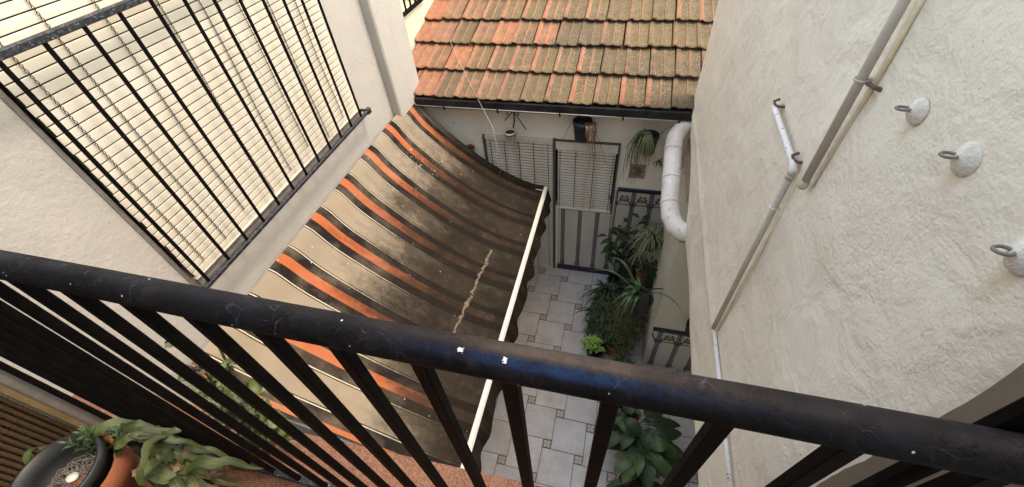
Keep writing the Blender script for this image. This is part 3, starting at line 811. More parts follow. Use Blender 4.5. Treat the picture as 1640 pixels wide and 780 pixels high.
b = MB(); b.tube([(.58, 1.17, -.535), (.59, 1.145, -.535), (.608, 1.14, -.538)], .0055, 7); b.build('clamp_screw', 'rust', dp)

# fat white drain pipe
dr = thing('drain_pipe', 'fat white drain pipe bending in and out beside the overhanging wall', 'pipe', (.48, 3, -2.3))
P = [(.66, 3.60, -2.03), (.60, 3.56, -2.045), (.53, 3.50, -2.07), (.485, 3.40, -2.105), (.475, 3.28, -2.15), (.475, 3.0, -2.245), (.475, 2.86, -2.292), (.475, 2.77, -2.322), (.485, 2.66, -2.352), (.52, 2.57, -2.377), (.575, 2.52, -2.382), (.64, 2.50, -2.378)]
b = MB(); b.tube(P, .073, 24); b.build('tube', 'pipe_big', dr)
for i in (4, 5, 7):
    a = Vector(P[i]); d = (Vector(P[i + 1]) - Vector(P[i - 1])).normalized()
    b = MB(); b.tube([a - d * .012, a + d * .012], .0775, 24); b.build('joint_ring', 'pipe_big', dr)
b = MB(); b.tube([(.40, 3.06, -2.225), (.52, 3.06, -2.17), (.60, 3.04, -2.2)], .006, 6); b.build('strap', 'steel', dr)

# wall hooks
hooks = [((.964, -.497), .028, 'off-white cone hook plate beside the clamp of the grey conduit, farthest of three'),
         ((.774, -.483), .031, 'off-white cone hook plate in the middle of the three on the right wall'),
         ((.563, -.505), .031, 'cone hook plate cut by the right edge of the photo, with rust below')]
for (y, z), r, lab in hooks:
    h = thing('wall_hook', lab, 'hook', (XRW, y, z), 'cone hook plates on the right wall')
    b = MB(); b.lathe((XRW - .001, y, z), [(r * 1.02, 0), (r, .004), (r * .85, .010), (r * .5, .0165), (r * .16, .021), (0.0001, .022)], 28, axis=(-1, 0, 0), jitter=.012)
    b.build('plate', 'plate', h) if 'plate' in M else b.build('plate', 'white_metal', h)
    b = MB(); b.lathe((XRW + .012, y, z), [(r * .9, 0), (r * .9, .0128)], 24, axis=(-1, 0, 0)); b.build('gap_shadow_disc', 'dark_reveal', h)  # dark disc standing in for the gap shadow behind the plate
    b = MB(); rr = .0125; c = Vector((XRW - .031, y + .003, z + .004))
    b.tube([(XRW - .012, y, z), (XRW - .020, y + .001, z + .001)], .003, 6)
    b.tube([(c.x + rr * math.cos(t / 14 * 6.0 + .1), c.y + rr * .8 * math.sin(t / 14 * 6.0 + .1), c.z - .001 * math.sin(t / 14 * 6)) for t in range(15)], .0029, 7)
    b.build('ring', 'hook_metal', h)

# awning ---------------------------------------------------------------------
aw = thing('striped_awning', 'sagging beige, orange and brown striped awning, dark with mould towards its bar', 'awning', (-1.4, 2.0, -2.5))
AY0, AY1 = .56, 3.56; AX0, AX1 = -2.055, -.715; AZ0, AZ1 = -1.945, -2.905
def awn(u, y):
    v = (y - AY0) / (AY1 - AY0)
    x = AX0 + (AX1 - AX0) * u
    z = AZ0 + (AZ1 - AZ0) * u - .17 * 4 * u * (1 - u) * (1 + .12 * math.sin(v * 3))
    edge = 0
    x += .02 * math.sin(u * math.pi); z += .045 * math.exp(-((u - .03) / .045) ** 2)
    amp = .003 + .016 * max(0, u - .15) * (1 if u < .93 else (1 - u) / .07)
    ph = y / .405 * 2 * math.pi
    z += amp * (math.sin(ph) * .8 + .5 * math.sin(ph * 2 + 1.3 + u * 2) + .3 * noise.noise(Vector((y * 3, u * 2, 0))))
    z += .016 * noise.noise(Vector((y * 1.3, u * 2.5, 4))) * math.sin(u * math.pi)
    z += .006 * noise.noise(Vector((y * 7 + u * 2, u * 3.0, 8))) * min(1, u * 4) * min(1, (1 - u) * 8)
    z += .0035 * noise.noise(Vector((y * 19, u * 4.0 + y, 2))) * min(1, u * 4) * min(1, (1 - u) * 8)
    if u < .03: z += .0; x -= .0
    # the wall side hem is pulled up over the roller
    z += .035 * math.exp(-(u / .03) ** 2) * 0
    yy = y + .02 * math.sin(u * math.pi) * (1 if v > .5 else -1) * -1 * abs(2 * v - 1)
    return (x, yy, z)
b = MB(); NU, NV = 60, 260; vs = []
for i in range(NU + 1):
    for j in range(NV + 1): vs.append(awn(i / NU, AY0 + (AY1 - AY0) * j / NV))
fs = [(i * (NV + 1) + j, (i + 1) * (NV + 1) + j, (i + 1) * (NV + 1) + j + 1, i * (NV + 1) + j + 1) for i in range(NU) for j in range(NV)]
b.add(vs, fs, 0, True)
for i in range(NU + 1):
    for j in range(NV + 1): b.uv[i * (NV + 1) + j] = (i / NU, AY0 + (AY1 - AY0) * j / NV)
cl = b.build('canopy', 'awning', aw)
b = MB(); b.box((AX1 - .006, AY0 - .01, AZ1 - .022), (AX1 + .028, AY1 - .02, AZ1 + .012), bev=.005)
b.box((AX1 + .0285, AY0 - .005, AZ1 - .016), (AX1 + .034, AY1 - .025, AZ1 - .006)); b.build('front_bar', 'white_metal', aw)
b = MB(); vs = []; NJ = 300; NI = 8; uvs = []
for i in range(NI + 1):
    for j in range(NJ + 1):
        y = AY0 + (AY1 - AY0 - .03) * j / NJ; t = i / NI
        Lh = .165 + .014 * math.sin(y * 2 * math.pi / .40) + .012 * math.sin(y * 11)
        wv = math.sin(y * 2 * math.pi / .33 + 1.5 * math.sin(y * 2)) * .014 * t + .006 * math.sin(y * 29) * t
        vs.append((AX1 + .036 + .045 * t + wv, y, AZ1 - .01 - Lh * t)); uvs.append((1.0 + t * .15, y))
b.add(vs, [(i * (NJ + 1) + j, i * (NJ + 1) + j + 1, (i + 1) * (NJ + 1) + j + 1, (i + 1) * (NJ + 1) + j) for i in range(NI) for j in range(NJ)], 0, True)
for i, w in enumerate(uvs): b.uv[i] = w
b.build('valance', 'valance', aw)
b = MB(); b.tube([(-2.063, AY0 + .01, -1.990), (-2.063, AY1 - .01, -1.990)], .024, 14); b.build('roller', 'steel', aw)
for y in (AY0 + .0, AY1 + .02):
    b = MB(); b.box((-2.09, y - .02, -2.0), (-2.02, y + .02, -1.90), bev=.006); b.tube([(-2.03, y, -1.92), (-1.99, y + .01, -1.90), (-1.97, y + .02, -1.93)], .012, 8); b.build('bracket', 'chipped', aw)
for y in (AY0 + .06, AY1 - .08):
    b = MB(); b.tube([(-2.07, y, -2.55), (-1.4, y, -2.86), (AX1, y, AZ1 - .01)], .011, 8); b.build('arm', 'white_metal', aw)

# wire hanging over the patio
b = MB(); wpts = arc((-1.80, 4.15, -1.60), (-1.12, 3.2, -1.98), .03, 8) + [(-1.07, 3.12, -2.1), (-1.04, 3.08, -2.25), (-1.045, 3.09, -2.38), (-1.08, 3.1, -2.46)]
b.tube(wpts, .0022, 6); props(b.build('washing_line', 'wire', None), 'thin pale cord hanging off the roof in front of the patio wall', 'cord')

# ------------------------------------------------------------------ balcony
b = MB(); pts = [(-2.09, .335), (-.96, .335), (-.37, .352), (.598, .372)]
vs = []
for z in (-1.572, -1.80):
    for x, y in pts: vs.append((x, y, z))
    for x, y in pts[::-1]: vs.append((x, -1.3, z))
n = len(pts) * 2
fs = [tuple(range(n))[::-1], tuple(n + i for i in range(n))] + [(i, (i + 1) % n, n + (i + 1) % n, n + i) for i in range(n)]
b.add(vs, fs); b.build('balcony_floor', 'slab', kind='structure')

br = thing('balcony_railing', 'black balcony railing with a round chipped handrail across the foreground', 'railing', (-.5, .187, -1.57))
YR, ZR = .187, -.380
b = MB(); pts = []
for i in range(61):
    x = -2.09 + i * 3.15 / 60
    pts.append((x, YR + .0015 * noise.noise(Vector((x * 2, 0, 0))), ZR + .0020 * noise.noise(Vector((x * 1.5, 5, 0)))))
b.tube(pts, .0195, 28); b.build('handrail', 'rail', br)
b = MB(); b.box((-2.09, YR - .006, ZR - .026), (1.06, YR + .006, ZR - .017)); b.build('flat_bar', 'bars', br)
b = MB(); b.box((-2.05, YR - .013, -1.545), (1.06, YR + .013, -1.520), bev=.003); b.build('bottom_rail', 'chipped', br)
first = None; bx = .025
ks = [k for k in range(-19, 10) if k != 3 and k!=4 ] + [3]
for k in sorted(ks):
    x = bx + .104 * k
    if x < -1.44 and k != -16: continue
    if first is None:
        b = MB(); b.box((x - .009, YR - .0078, -1.521), (x + .009, YR + .0078, ZR - .0255), bev=.0015); first = b.build('baluster', 'bars', br); fx = x
    else:
        c = first.copy(); COL.objects.link(c); c.parent = br; c.location = (x - fx, 0, 0)
pt = thing('tall_post', 'square black post rising behind the handrail at the right edge', 'post', (.325, .212, -1.57))
b = MB(); b.box((.322, .205, -1.572), (.343, .218, .3), bev=.002); b.build('shaft', 'bars', pt)
b = MB(); b.box((.305, .198, -1.5718), (.36, .226, -1.560), bev=.002); b.build('foot_plate', 'bars', pt)

hf = thing('unseen_house_facade', 'unseen house front and doorway behind the balcony, with slab and end wall added to block light', 'wall', (-.5, -1.2, -1.57))  # out of view, added to block sky light behind the camera
b = MB(); b.box((-2.09, -1.3, -4.43), (-1.0, -1.1, .95)); b.box((.3, -1.3, -4.43), (2.0, -1.1, .95)); b.box((-1.0, -1.3, .5), (.3, -1.1, .95)); b.box((-1.0, -1.3, -4.43), (.3, -1.1, -1.81))
b.build('wall', 'plaster_house', hf)
b = MB(); b.box((-1.0, -1.8, -1.6), (.3, -1.7, .7)); b.build('doorway', 'dark_reveal', hf)
b = MB(); b.box((-2.09, -1.098, .70), (1.10, -.35, .85), bev=.01); b.build('light_block_slab', 'plaster_house', hf)  # unseen slab added overhead to keep sky light off the balcony
b = MB(); b.box((1.102, -1.098, -1.8), (1.25, .474, .85)); b.build('light_block_wall', 'plaster_house', hf)  # unseen wall added to darken the reveal
# balcony side wall, door frame, strand curtain
bw = thing('balcony_side_wall', 'grey rendered wall edge at the left end of the black railing', 'wall', (-1.8, .18, -1.57))
b = MB(); b.box((-2.09, .152, -1.572), (-1.66, .192, .6), bev=.004); b.build('wall', 'grey_mortar', bw)
dc = thing('strand_curtain', 'brown strand curtain with a pale wooden edge beside the potted plants', 'curtain', (-1.68, -.3, -1.57))
b = MB(); b.box((-1.70, .132, -1.572), (-1.662, .1515, .5), bev=.003); b.build('edge_frame', 'wood_pale', dc)
b = MB(); b.box((-1.75, -1.0, -1.572), (-1.715, .13, .5)); b.build('backing', 'dark_reveal', dc)
st = None
for i in range(44):
    y = .122 - i * .0165
    if st is None:
        b = MB(); pp = []; rr = []; z = -1.565; q = 0
        while z < .05: pp.append((-1.683, y, z)); rr.append(.0078 if q % 2 else .0056); z += .0085; q += 1
        b.tube(pp, rr, 7); st = b.build('strand', 'straw', dc)
    else:
        c = st.copy(); COL.objects.link(c); c.parent = dc; c.location = (random.uniform(-.003, .003), y - .122, random.uniform(-.004, .004))

# ------------------------------------------------------------------ plants
def pot(parent, c, r, h, mat, taper=.75, soil=True, rim=True, axis=(0, 0, 1), nm='pot', deep=.2):
    """c = rim centre"""
    b = MB(); t = .06 * r
    prof = [(r * taper * .98, -h), (r * taper, -h + .004)] + ([(r * .93, -h * .22), (r, -h * .21), (r, 0)] if rim else [(r, 0)]) + [(r - t, .001), (r * .86, -h * .12), (r * .82, -h * deep), (.0001, -h * deep)]
    b.lathe(c, prof, 28, axis=axis); o = b.build(nm, mat, parent)
    if soil:
        b = MB(); A = Vector(axis).normalized(); cc = Vector(c) - A * h * .17
        b.lathe(cc, [(r * .85, 0), (r * .6, .006), (r * .3, .002), (.0001, .008)], 20, axis=axis, jitter=.06); b.build('soil', 'soil', parent)
    return o
def strap(b, c, n, L, w, rise=.7, sp=1.0, az=None, droop=1.0, seg=9):
    c = Vector(c)
    for i in range(n):
        a = random.uniform(0, 2 * math.pi) if az is None else random.uniform(*az)
        l = L * random.uniform(.6, 1.1); out = random.uniform(.35, 1) * sp; pts = []
        tw = random.uniform(-.5, .5)
        for k in range(seg + 1):
            t = k / seg
            rad = l * out * t * (.85 + .15 * t); zz = l * rise * (1.25 - out * .6) * (t * 1.5 - droop * 1.55 * t * t)
            aa = a + tw * t * .5
            pts.append(c + Vector((math.cos(aa) * rad, math.sin(aa) * rad, zz)) + Vector((random.uniform(-1, 1), random.uniform(-1, 1), 0)) * .004)
        b.ribbon(pts, w * random.uniform(.7, 1.15), .35, Vector((-math.sin(a), math.cos(a), 0)))
def broad(b, c, n, L, w, spread=.8, az=None, zr=(0, .1), stem=.5, mi=0):
    c = Vector(c)
    wp = lambda u: max(0.03, math.sin(math.pi * min(1, u ** .75)) ** .8)
    for i in range(n):
        a = random.uniform(0, 2 * math.pi) if az is None else random.uniform(*az)
        l = L * random.uniform(.7, 1.1); el = random.uniform(.1, 1.15) * (1.2 - spread * .5)
        d = Vector((math.cos(a) * math.cos(el), math.sin(a) * math.cos(el), math.sin(el)))
        s0 = c + Vector((random.uniform(-1, 1), random.uniform(-1, 1), 0)) * .03 + Vector((0, 0, random.uniform(*zr)))
        s1 = s0 + d * l * stem
        b.tube([s0, s1], .003, 4, smooth=True, leaf=.2, across=.5)
        pts = []
        for k in range(9):
            t = k / 8; p = s1 + d * l * (1 - stem * .4) * t; p.z -= l * .55 * t * t; pts.append(p)
        b.ribbon(pts, w * random.uniform(.8, 1.15), .22, Vector((-math.sin(a), math.cos(a), 0)), mi=mi, wprof=wp)
def bushy(b, c, rx, ry, rz, n, l, w):
    for i in range(n):
        while True:
            p = Vector((random.uniform(-1, 1), random.uniform(-1, 1), random.uniform(-1, 1)))
            if p.length < 1: break
        p = Vector((c[0] + p.x * rx, c[1] + p.y * ry, c[2] + p.z * rz))
        a = random.uniform(0, 6.28); d = Vector((math.cos(a), math.sin(a), random.uniform(-.5, .6))).normalized()
        ll = l * random.uniform(.6, 1.2)
        b.ribbon([p, p + d * ll * .5, p + d * ll - Vector((0, 0, ll * .2))], w, .3, Vector((0, 0, 1)), wprof=lambda u: .3 + .7 * math.sin(math.pi * min(1, u + .08)))
def stems(b, c, n, L, r=.002, up=.6, spread=1, wig=.02):
    c = Vector(c)
    for i in range(n):
        a = random.uniform(0, 6.28); o = random.uniform(.2, 1) * spread; l = L * random.uniform(.5, 1.1); pts = []
        for k in range(7):
            t = k / 6; pts.append(c + Vector((math.cos(a) * o * l * t, math.sin(a) * o * l * t, l * up * t - l * .5 * o * t * t)) + Vector((random.uniform(-wig, wig), random.uniform(-wig, wig), random.uniform(-wig, wig))) * (.2 + t))
        b.tube(pts, [r * (1 - .5 * k / 6) for k in range(7)], 4)

# far wall hanging pots
G1 = 'pots hanging on the patio house wall'
t = thing('hanging_pot', 'small white pot of bare soil hanging from a black scrolled iron bracket', 'plant pot', (-1.06, 3.56, -2.26), G1)
pot(t, (-1.065, 3.56, -2.245), .062, .12, 'pot_white', .72)
b = MB(); b.tube([(-1.065 + .064 * math.cos(a * .35), 3.56 + .064 * math.sin(a * .35), -2.268) for a in range(19)], .0035, 6, caps=False)
b.tube([(-1.045, 3.69, -2.06), (-1.045, 3.685, -2.20), (-1.05, 3.63, -2.26)], .007, 7)
for s in (-1, 1): b.tube([(-1.045, 3.68, -2.09), (-1.045 + s * .03, 3.66, -2.075), (-1.045 + s * .055, 3.65, -2.085), (-1.045 + s * .062, 3.65, -2.11), (-1.045 + s * .048, 3.65, -2.12)], .005, 6)
b.tube([(-1.045, 3.68, -2.09), (-.93, 3.60, -2.2), (-.90, 3.58, -2.23)], .005, 6); b.tube([(-1.045, 3.68, -2.09), (-1.13, 3.62, -2.17)], .005, 6)
b.build('bracket', 'iron', t)

t = thing('hanging_pot', 'dark plastic pot with dead straw-brown trailing stems on the wall above the window', 'plant pot', (-.34, 3.58, -2.1), G1)
pot(t, (-.345, 3.575, -2.085), .092, .20, 'pot_green', .74)
b = MB()
for i in range(26):
    a = random.uniform(-1.5, .4); p0 = Vector((-.32, 3.55, -2.10)); p1 = p0 + Vector((.09 * math.cos(a) + .01, .09 * math.sin(a) - .01, .015))
    l = random.uniform(.05, .30) if i % 3 else random.uniform(.25, .45)
    b.ribbon([p0, p1, p1 + Vector((random.uniform(-.01, .03), -.02, -l * .35)), p1 + Vector((random.uniform(-.03, .04), -.025, -l))], .0045, .2, Vector((1, 0, 0)), wprof=lambda u: 1 - .6 * u)
b.build('dead_stems', 'leaf_dry', t)
b = MB()
for q in ((-.44, 3.57, -2.1, -.56, 3.66, -2.42), (-.25, 3.56, -2.1, -.09, 3.66, -2.62), (-.34, 3.64, -2.08, -.35, 3.69, -1.98)):
    b.tube([q[:3], ((q[0] + q[3]) / 2, (q[1] + q[4]) / 2, (q[2] + q[5]) / 2 + .02), q[3:]], .0018, 4)
b.build('hanger', 'iron', t)

t = thing('hanging_pot', 'black pot with a long green spider plant hanging right of the window', 'plant pot', (.26, 3.58, -2.2), G1)
pot(t, (.285, 3.575, -2.19), .085, .19, 'pot_black', .78)
b = MB(); strap(b, (.25, 3.55, -2.19), 95, .30, .0065, .75, .62, az=(1.9, 5.6), droop=1.75)
for i in range(26):
    x = random.uniform(.08, .26); l = random.uniform(.25, .55)
    b.ribbon([(.24, 3.54, -2.18), (.5 * (.24 + x), 3.50, -2.14), (x, 3.48, -2.25), (x + random.uniform(-.02, .02), 3.5, -2.2 - l * .6), (x + random.uniform(-.03, .03), 3.52, -2.2 - l)], .0055, .3, Vector((1, 0, 0)), wprof=lambda u: 1 - .7 * u)
b.build('foliage', 'leaf_spider', t)
b = MB(); b.tube([(.36, 3.58, -2.19), (.46, 3.66, -2.14), (.55, 3.71, -2.2)], .002, 4); b.tube([(.2, 3.58, -2.2), (.08, 3.68, -2.42)], .002, 4); b.build('hanger', 'iron', t)

t = thing('wall_planter', 'faded square plaque behind trailing leaves on the wall right of the window', 'plaque', (.235, 3.69, -2.7))
b = MB(); b.box((.155, 3.682, -2.79), (.315, 3.6995, -2.62), bev=.004); b.build('plaque', 'terrace', t)
b = MB()
for i in range(9): b.tube([(.17 + random.random() * .13, 3.680, -2.78 + random.random() * .14) for _ in range(3)], .003, 4)
b.build('relief', 'rust', t)
t = thing('small_plant', 'little light green sprig on the wall beside the white drain pipe', 'plant', (.40, 3.62, -2.55))
b = MB(); strap(b, (.415, 3.62, -2.53), 16, .11, .006, .7, .8, droop=1.4); b.build('foliage', 'leaf_mid', t)
b = MB(); b.tube([(.43, 3.62, -2.56), (.45, 3.68, -2.52), (.45, 3.70, -2.52)], .004, 5); b.build('stem', 'twig_brown', t)

t = thing('wall_pot', 'small brown clay pot half hidden behind the far edge of the awning', 'plant pot', (-1.56, 3.62, -2.54))
pot(t, (-1.56, 3.62, -2.52), .06, .10, 'terracotta', .7)
b = MB(); b.tube([(-1.56, 3.67, -2.54), (-1.56, 3.705, -2.53)], .006, 6); b.build('hook', 'iron', t)

# plants along the right of the patio
FL = -4.43
t = thing('spider_plant', 'variegated spider plant arching from a black pot below the white drain pipe', 'potted plant', (.47, 3.2, -3.2))
pot(t, (.475, 3.25, -3.18), .095, .17, 'pot_black', .78)
b = MB(); strap(b, (.45, 3.22, -3.17), 85, .38, .009, .85, .95, droop=1.25)
strap(b, (.36, 3.15, -3.42), 26, .26, .006, .7, .9, droop=1.3); b.build('foliage', 'leaf_spider', t)
b = MB(); b.tube([(.53, 3.27, -3.2), (.56, 3.28, -3.1), (.576, 3.28, -3.1)], .005, 6); b.build('hanger', 'iron', t)
t = thing('potted_plant', 'black pot holding a terracotta pot with grassy leaves, under the spider plant', 'potted plant', (.40, 3.15, -3.6))
pot(t, (.34, 3.22, -3.52), .085, .19, 'pot_black', .75, nm='black_pot'); pot(t, (.45, 3.12, -3.56), .085, .17, 'terracotta', .75, nm='terracotta_pot')
b = MB(); bushy(b, (.50, 3.06, -3.50), .13, .13, .14, 260, .045, .006); b.build('foliage', 'leaf_dark', t)
b = MB(); b.box((.22, 3.02, -3.76), (.62, 3.32, -3.745)); b.tube([(.26, 3.1, FL), (.26, 3.1, -3.76)], .01, 6); b.tube([(.58, 3.1, FL), (.58, 3.1, -3.76)], .01, 6); b.build('stand', 'iron', t)
t = thing('tall_plant', 'tall dark broad-leaved plant against the tiled dado', 'plant', (.22, 3.4, FL))
pot(t, (.22, 3.42, FL + .24), .13, .24, 'pot_black', .75)
b = MB()
for k in range(7):
    x0 = .22 + random.uniform(-.05, .05); tip = (x0 + random.uniform(-.15, .15), 3.4 + random.uniform(-.12, .08), FL + random.uniform(.75, 1.2))
    b.tube([(x0, 3.42, FL + .2), ((x0 + tip[0]) / 2, 3.4, FL + .6), tip], .005, 5, leaf=.3, across=.5)
    for q in range(6):
        f = .45 + q * .11; broad(b, ((x0 * (1 - f) + tip[0] * f), 3.41 * (1 - f) + tip[1] * f, FL + .2 + (tip[2] - FL - .2) * f), 2, .15, .026, stem=.2)
b.build('foliage', 'leaf_dark', t)
t = thing('strap_leaf_plant', 'dark strap-leaved clump spreading over the floor tiles by the window', 'potted plant', (.06, 3.1, FL))
pot(t, (.10, 3.12, FL + .25), .14, .25, 'pot_black', .75)
b = MB(); strap(b, (.12, 3.12, FL + .27), 130, .46, .012, 1.0, .85, droop=1.05)
strap(b, (.04, 2.90, FL + .2), 80, .36, .011, .9, .9, droop=1.1); b.build('foliage', 'leaf_dark', t)
t = thing('spiky_plant', 'long arching grey-green leaves in a round black pot hung on the cream lower wall', 'potted plant', (.40, 2.42, -3.2))
pot(t, (.375, 2.42, -3.15), .115, .20, 'pot_black', .72)
b = MB(); strap(b, (.35, 2.42, -3.16), 22, .42, .016, 1.0, .8, az=(1.4, 4.6), droop=1.05)
for tgt, w in (((-.12, 2.55, -3.05), .012), ((.72, 2.20, -3.02), .007), ((.05, 2.7, -2.98), .015), ((.18, 2.35, -3.55), .014)):
    p0 = Vector((.36, 2.42, -3.16)); p1 = Vector(tgt); b.ribbon([p0.lerp(p1, k / 8) + Vector((0, 0, .16 * math.sin(math.pi * k / 8))) for k in range(9)], w, .35, Vector((0, 1, 0)))
b.build('foliage', 'leaf_mid', t)
b = MB(); b.tube([(.375 + .118 * math.cos(a * .35), 2.42 + .118 * math.sin(a * .35), -3.165) for a in range(19)], .004, 6, caps=False); b.tube([(.40, 2.52, -3.165), (.575, 2.55, -3.15)], .006, 6); b.build('ring_bracket', 'iron', t)
t = thing('fern', 'yellow-green feathery bush among dry twigs along the cream lower wall', 'plant', (.24, 2.6, FL))
pot(t, (.26, 2.6, FL + .22), .15, .22, 'terracotta', .78)
b = MB(); bushy(b, (.30, 2.62, FL + .46), .21, .32, .22, 2000, .040, .0045); bushy(b, (.42, 2.9, FL + .5), .18, .3, .35, 900, .05, .006); b.build('foliage', 'leaf_yellow', t)
b = MB(); bushy(b, (.10, 2.72, FL + .30), .19, .32, .26, 1700, .065, .007); b.build('dark_foliage', 'leaf_dark', t)
b = MB(); stems(b, (.18, 2.55, FL + .25), 60, .42, .0022, 1.1, .7); b.build('twigs', 'twig_brown', t)
t = thing('lime_plant', 'low clump of bright lime-green rounded leaves at the edge of the plants', 'plant', (.02, 2.4, FL))
pot(t, (.04, 2.42, FL + .2), .09, .20, 'pot_black', .78)
b = MB(); wp = lambda u: max(.05, math.sin(math.pi * u) ** .5)
for i in range(46):
    a = random.uniform(0, 6.28); rr = random.uniform(.0, .115); c = Vector((.02 + rr * math.cos(a), 2.40 + rr * math.sin(a), FL + .42 - rr * .5 + random.uniform(-.03, .03)))
    b.tube([(.04, 2.42, FL + .2), c], .0018, 4, leaf=.5, across=.5)
    for q in range(3):
        a2 = a + q * 2.1; d = Vector((math.cos(a2), math.sin(a2), random.uniform(-.1, .35))) * .042
        b.ribbon([c, c + d * .35, c + d * .7, c + d], .017, .15, Vector((1, 0, 0)), wprof=wp)
b.build('foliage', 'leaf_lime', t)
t = thing('terracotta_pot', 'terracotta pot of dry twigs near the foot of the cream lower wall', 'plant pot', (.28, 2.15, FL))
pot(t, (.285, 2.16, FL + .26), .155, .26, 'terracotta', .74)
b = MB(); stems(b, (.285, 2.16, FL + .24), 45, .26, .0025, 1.0, .9, .03); b.build('twigs', 'twig_brown', t)
b = MB(); bushy(b, (.33, 2.2, FL + .40), .13, .13, .12, 260, .04, .006); b.build('foliage', 'leaf_dark', t)
t = thing('aspidistra', 'large broad-leaved dark green plant seen below the handrail beside the right wall', 'potted plant', (.56, 1.45, FL))
pot(t, (.56, 1.45, FL + .25), .16, .25, 'terracotta', .76)
b = MB(); broad(b, (.56, 1.45, FL + .28), 34, .34, .060, .9, stem=.35); broad(b, (.50, 1.62, FL + .30), 18, .34, .055, .9, stem=.4); b.build('foliage', 'leaf_dark', t)
b = MB(); broad(b, (.54, 1.42, FL + .34), 12, .32, .055, .9, stem=.35); b.build('light_foliage', 'leaf_mid', t)
b = MB(); broad(b, (.52, 1.34, FL + .22), 5, .24, .045, .9, stem=.3); b.build('dry_leaves', 'leaf_dry', t)
t = thing('leafy_plant', 'small green plant in a wide terracotta pot, left of the large broad-leaved plant', 'potted plant', (.40, 1.80, FL))
pot(t, (.40, 1.80, FL + .20), .15, .20, 'terracotta', .78)
b = MB(); broad(b, (.42, 1.82, FL + .2), 18, .16, .03, .9, stem=.4); b.build('foliage', 'leaf_mid', t)
t = thing('broken_pot', 'pale brown pot standing below the broad dark leaves, nearest the balcony', 'plant pot', (.48, 1.16, FL))
pot(t, (.50, 1.14, FL + .22), .13, .22, 'terracotta', .76)
b = MB(); broad(b, (.5, 1.14, FL + .2), 9, .26, .045, .9, stem=.4); b.build('foliage', 'leaf_dark', t)
t = thing('small_wall_pot', 'small dark pot hung on the shaded grey wall beside the overhang', 'plant pot', (.90, 2.39, -3.5))
pot(t, (.90, 2.385, -3.40), .075, .15, 'pot_green', .8)
b = MB(); b.tube([(.90, 2.42, -3.43), (.90, 2.486, -3.41)], .005, 6); b.build('hook', 'iron', t)

# balcony plants
t = thing('nested_pot', 'black pot nested in a terracotta pot, full of tangled dry roots', 'plant pot', (-1.40, .02, -1.57))
pot(t, (-1.392, .002, -1.222), .119, .34, 'terracotta', .74, deep=.8, soil=False, nm='terracotta_pot')
ax = (0, 0, 1)
b = MB(); b.lathe((-1.398, .0, -1.178), [(.085, -.22), (.100, -.035), (.108, -.03), (.110, 0), (.101, .001), (.098, -.05), (.090, -.10), (.0001, -.10)], 36, axis=ax); b.build('black_pot', 'pot_black', t)
b = MB(); b.lathe((-1.400, .0, -1.275), [(.088, 0), (.05, .010), (.0001, .012)], 20, axis=ax, jitter=.08); b.build('soil', 'soil', t)
b = MB()
for i in range(110):
    a = random.uniform(0, 6.28); c = Vector((-1.385 + .04 * math.cos(a), .004 + .04 * math.sin(a), -1.262)); r = random.uniform(.010, .034); ph = random.uniform(0, 6.28)
    b.tube([c + Vector((r * math.cos(ph + k * .55), r * .9 * math.sin(ph + k * .55), .02 * math.sin(k * .9 + i) + .014)) for k in range(12)], .0010, 4)
b.build('roots', 'twig', t)
b = MB(); b.tube([(-1.38, -.01, -1.28), (-1.372, .0, -1.235), (-1.370, .004, -1.215)], [.012, .013, .013], 10, mi=0); b.tube([(-1.3705, .003, -1.217), (-1.37, .006, -1.205)], .0138, 10, mi=1); b.build('stick', ['terracotta', 'pot_white'], t)

def big_leaf(b, p0, p1, w, sag=.05, lift=.05, jag=.12, fold=.3):
    p0, p1 = Vector(p0), Vector(p1); N = 14; ph = random.uniform(0, 6)
    pts = [p0.lerp(p1, k / N) + Vector((0, 0, lift * math.sin(math.pi * k / N) - sag * (k / N) ** 2)) + Vector((math.sin(k * .9 + ph), math.cos(k * 1.1 + ph), math.sin(k * 1.3 + ph))) * .004 for k in range(N + 1)]
    b.ribbon(pts, w, fold, Vector((0, 1, 0)), wprof=lambda u: max(.04, math.sin(math.pi * min(1, (u * .97 + .03) ** .7)) ** .75) * (1 + jag * math.sin(u * 40 + ph)))
t = thing('leafy_potted_plant', 'pale green long-leaved plant sprawling over the pots inside the railing', 'potted plant', (-1.2, .05, -1.57))
pot(t, (-1.17, .035, -1.40), .10, .17, 'terracotta', .75)
b = MB(); c = (-1.17, .09, -1.33)
LV = [((-1.161, 0.199, -1.220), (-1.113, 0.039, -1.120), 0.015), ((-1.339, 0.179, -1.270), (-1.476, 0.075, -1.200), 0.020),
      ((-1.184, 0.186, -1.240), (-1.388, 0.076, -1.220), 0.016), ((-1.238, 0.149, -1.220), (-1.328, 0.067, -1.220), 0.014),
      ((-1.250, 0.176, -1.250), (-1.470, 0.131, -1.260), 0.014), ((-1.297, 0.125, -1.300), (-1.106, 0.140, -1.300), 0.018),
      ((-1.117, 0.106, -1.280), (-0.936, 0.166, -1.300), 0.016), ((-1.253, 0.113, -1.320), (-1.050, 0.111, -1.340), 0.016),
      ((-1.276, 0.058, -1.300), (-1.057, 0.092, -1.340), 0.020), ((-1.231, 0.159, -1.330), (-1.046, 0.172, -1.350), 0.012),
      ((-1.201, 0.141, -1.200), (-1.060, 0.160, -1.200), 0.010), ((-1.309, 0.144, -1.250), (-1.302, 0.039, -1.250), 0.011),
      ((-1.179, 0.106, -1.270), (-1.201, 0.021, -1.250), 0.016), ((-1.346, 0.173, -1.300), (-1.163, 0.164, -1.300), 0.013),
      ((-1.328, 0.114, -1.240), (-1.204, 0.160, -1.200), 0.012), ((-1.536, 0.065, -1.230), (-1.509, -0.029, -1.200), 0.011),
      ((-1.153, 0.129, -1.360), (-1.240, 0.059, -1.340), 0.018)]
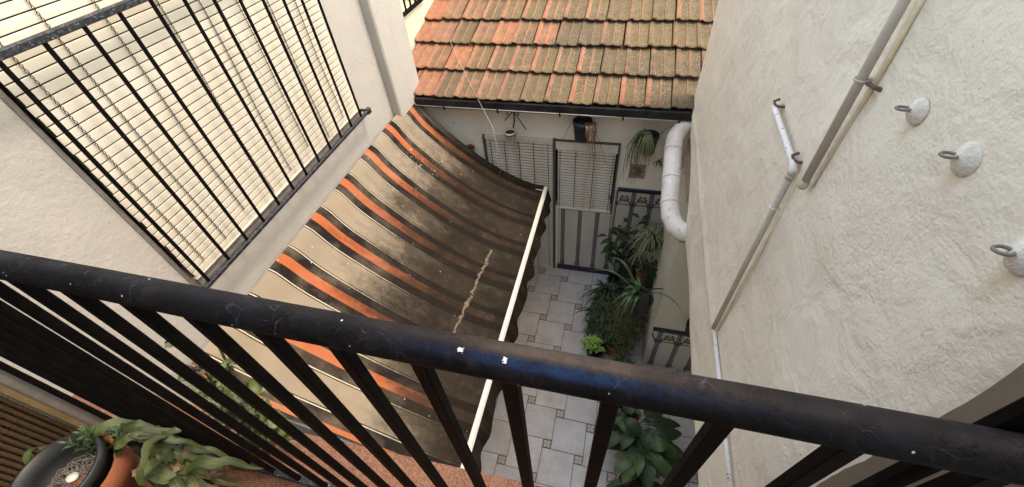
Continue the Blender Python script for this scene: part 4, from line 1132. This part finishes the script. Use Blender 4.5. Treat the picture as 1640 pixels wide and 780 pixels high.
for p0, p1, w in LV: big_leaf(b, p0, p1, w)
for i in range(26):
    a = random.uniform(0, 6.28); l = random.uniform(.10, .22); big_leaf(b, c, (c[0] + l * math.cos(a), c[1] + .07 * math.sin(a), c[2] + random.uniform(-.12, .08)), random.uniform(.009, .016))
b.build('foliage', 'leaf_pale', t)
b = MB()
for i in range(12):
    a = random.uniform(0, 6.28); p = (c[0] + random.uniform(-.1, .15), c[1] + random.uniform(-.03, .06), c[2] + random.uniform(-.06, .06)); l = random.uniform(.05, .12)
    big_leaf(b, p, (p[0] + l * math.cos(a), p[1] + .05 * math.sin(a), p[2] + random.uniform(-.03, .05)), .011)
b.build('dry_leaves', 'leaf_dry', t)
t = thing('feathery_plant', 'small grey-green feathery plant at the wall end of the railing', 'plant', (-1.42, .10, -1.57))
pot(t, (-1.45, .085, -1.38), .07, .16, 'pot_black', .8)
b = MB()
for s in range(9):
    x, y = -1.45 + random.uniform(-.07, .13), .09 + random.uniform(-.02, .05); h = random.uniform(.14, .27)
    b.tube([(-1.45, .09, -1.38), (x, y, -1.38 + h)], .0025, 4, leaf=.3, across=.5)
    for q in range(26):
        f = .35 + .65 * q / 26; a = q * 2.4; pp = Vector((-1.45 + (x + 1.45) * f, .09 + (y - .09) * f, -1.38 + h * f)); d = Vector((math.cos(a), math.sin(a), .5)) * .022
        b.ribbon([pp, pp + d * .5, pp + d], .0035, .2, Vector((0, 0, 1)))
b.build('foliage', 'leaf_mid', t)
t = thing('outer_plant', 'leafy green stems climbing outside the black railing in front of the awning', 'plant', (-1.15, .27, -1.57))
pot(t, (-1.14, .262, -1.49), .062, .08, 'terracotta', .8)
b = MB(); br_ = [((-1.14, .26, -1.48), p) for p in ((-.78, .29, -.72), (-.82, .28, -.86), (-.93, .29, -.80), (-.92, .28, -1.02), (-.86, .285, -1.11), (-.98, .28, -1.24), (-.95, .28, -1.42), (-1.06, .29, -1.02), (-.86, .275, -1.33))]
for p0, p1 in br_:
    p0, p1 = Vector(p0), Vector(p1); P3 = [p0.lerp(p1, k / 6) + Vector((0, 0, .03 * math.sin(k))) for k in range(7)]
    b.tube(P3, .003, 5, leaf=.4, across=.5)
    for q in range(7):
        pp = P3[min(6, 1 + q % 6)]; a = random.uniform(0, 6.28); l = random.uniform(.05, .10)
        big_leaf(b, pp, pp + Vector((l * math.cos(a), .03 * math.sin(a), random.uniform(-.02, .09))), random.uniform(.009, .016), .02, .01)
b.build('foliage', 'leaf_pale', t)

# ------------------------------------------------------------------ lift the finished scene so the patio floor is at z = 0
for o in COL.objects:
    if o.parent is None and o.type in ('MESH', 'EMPTY'): o.location.z += H
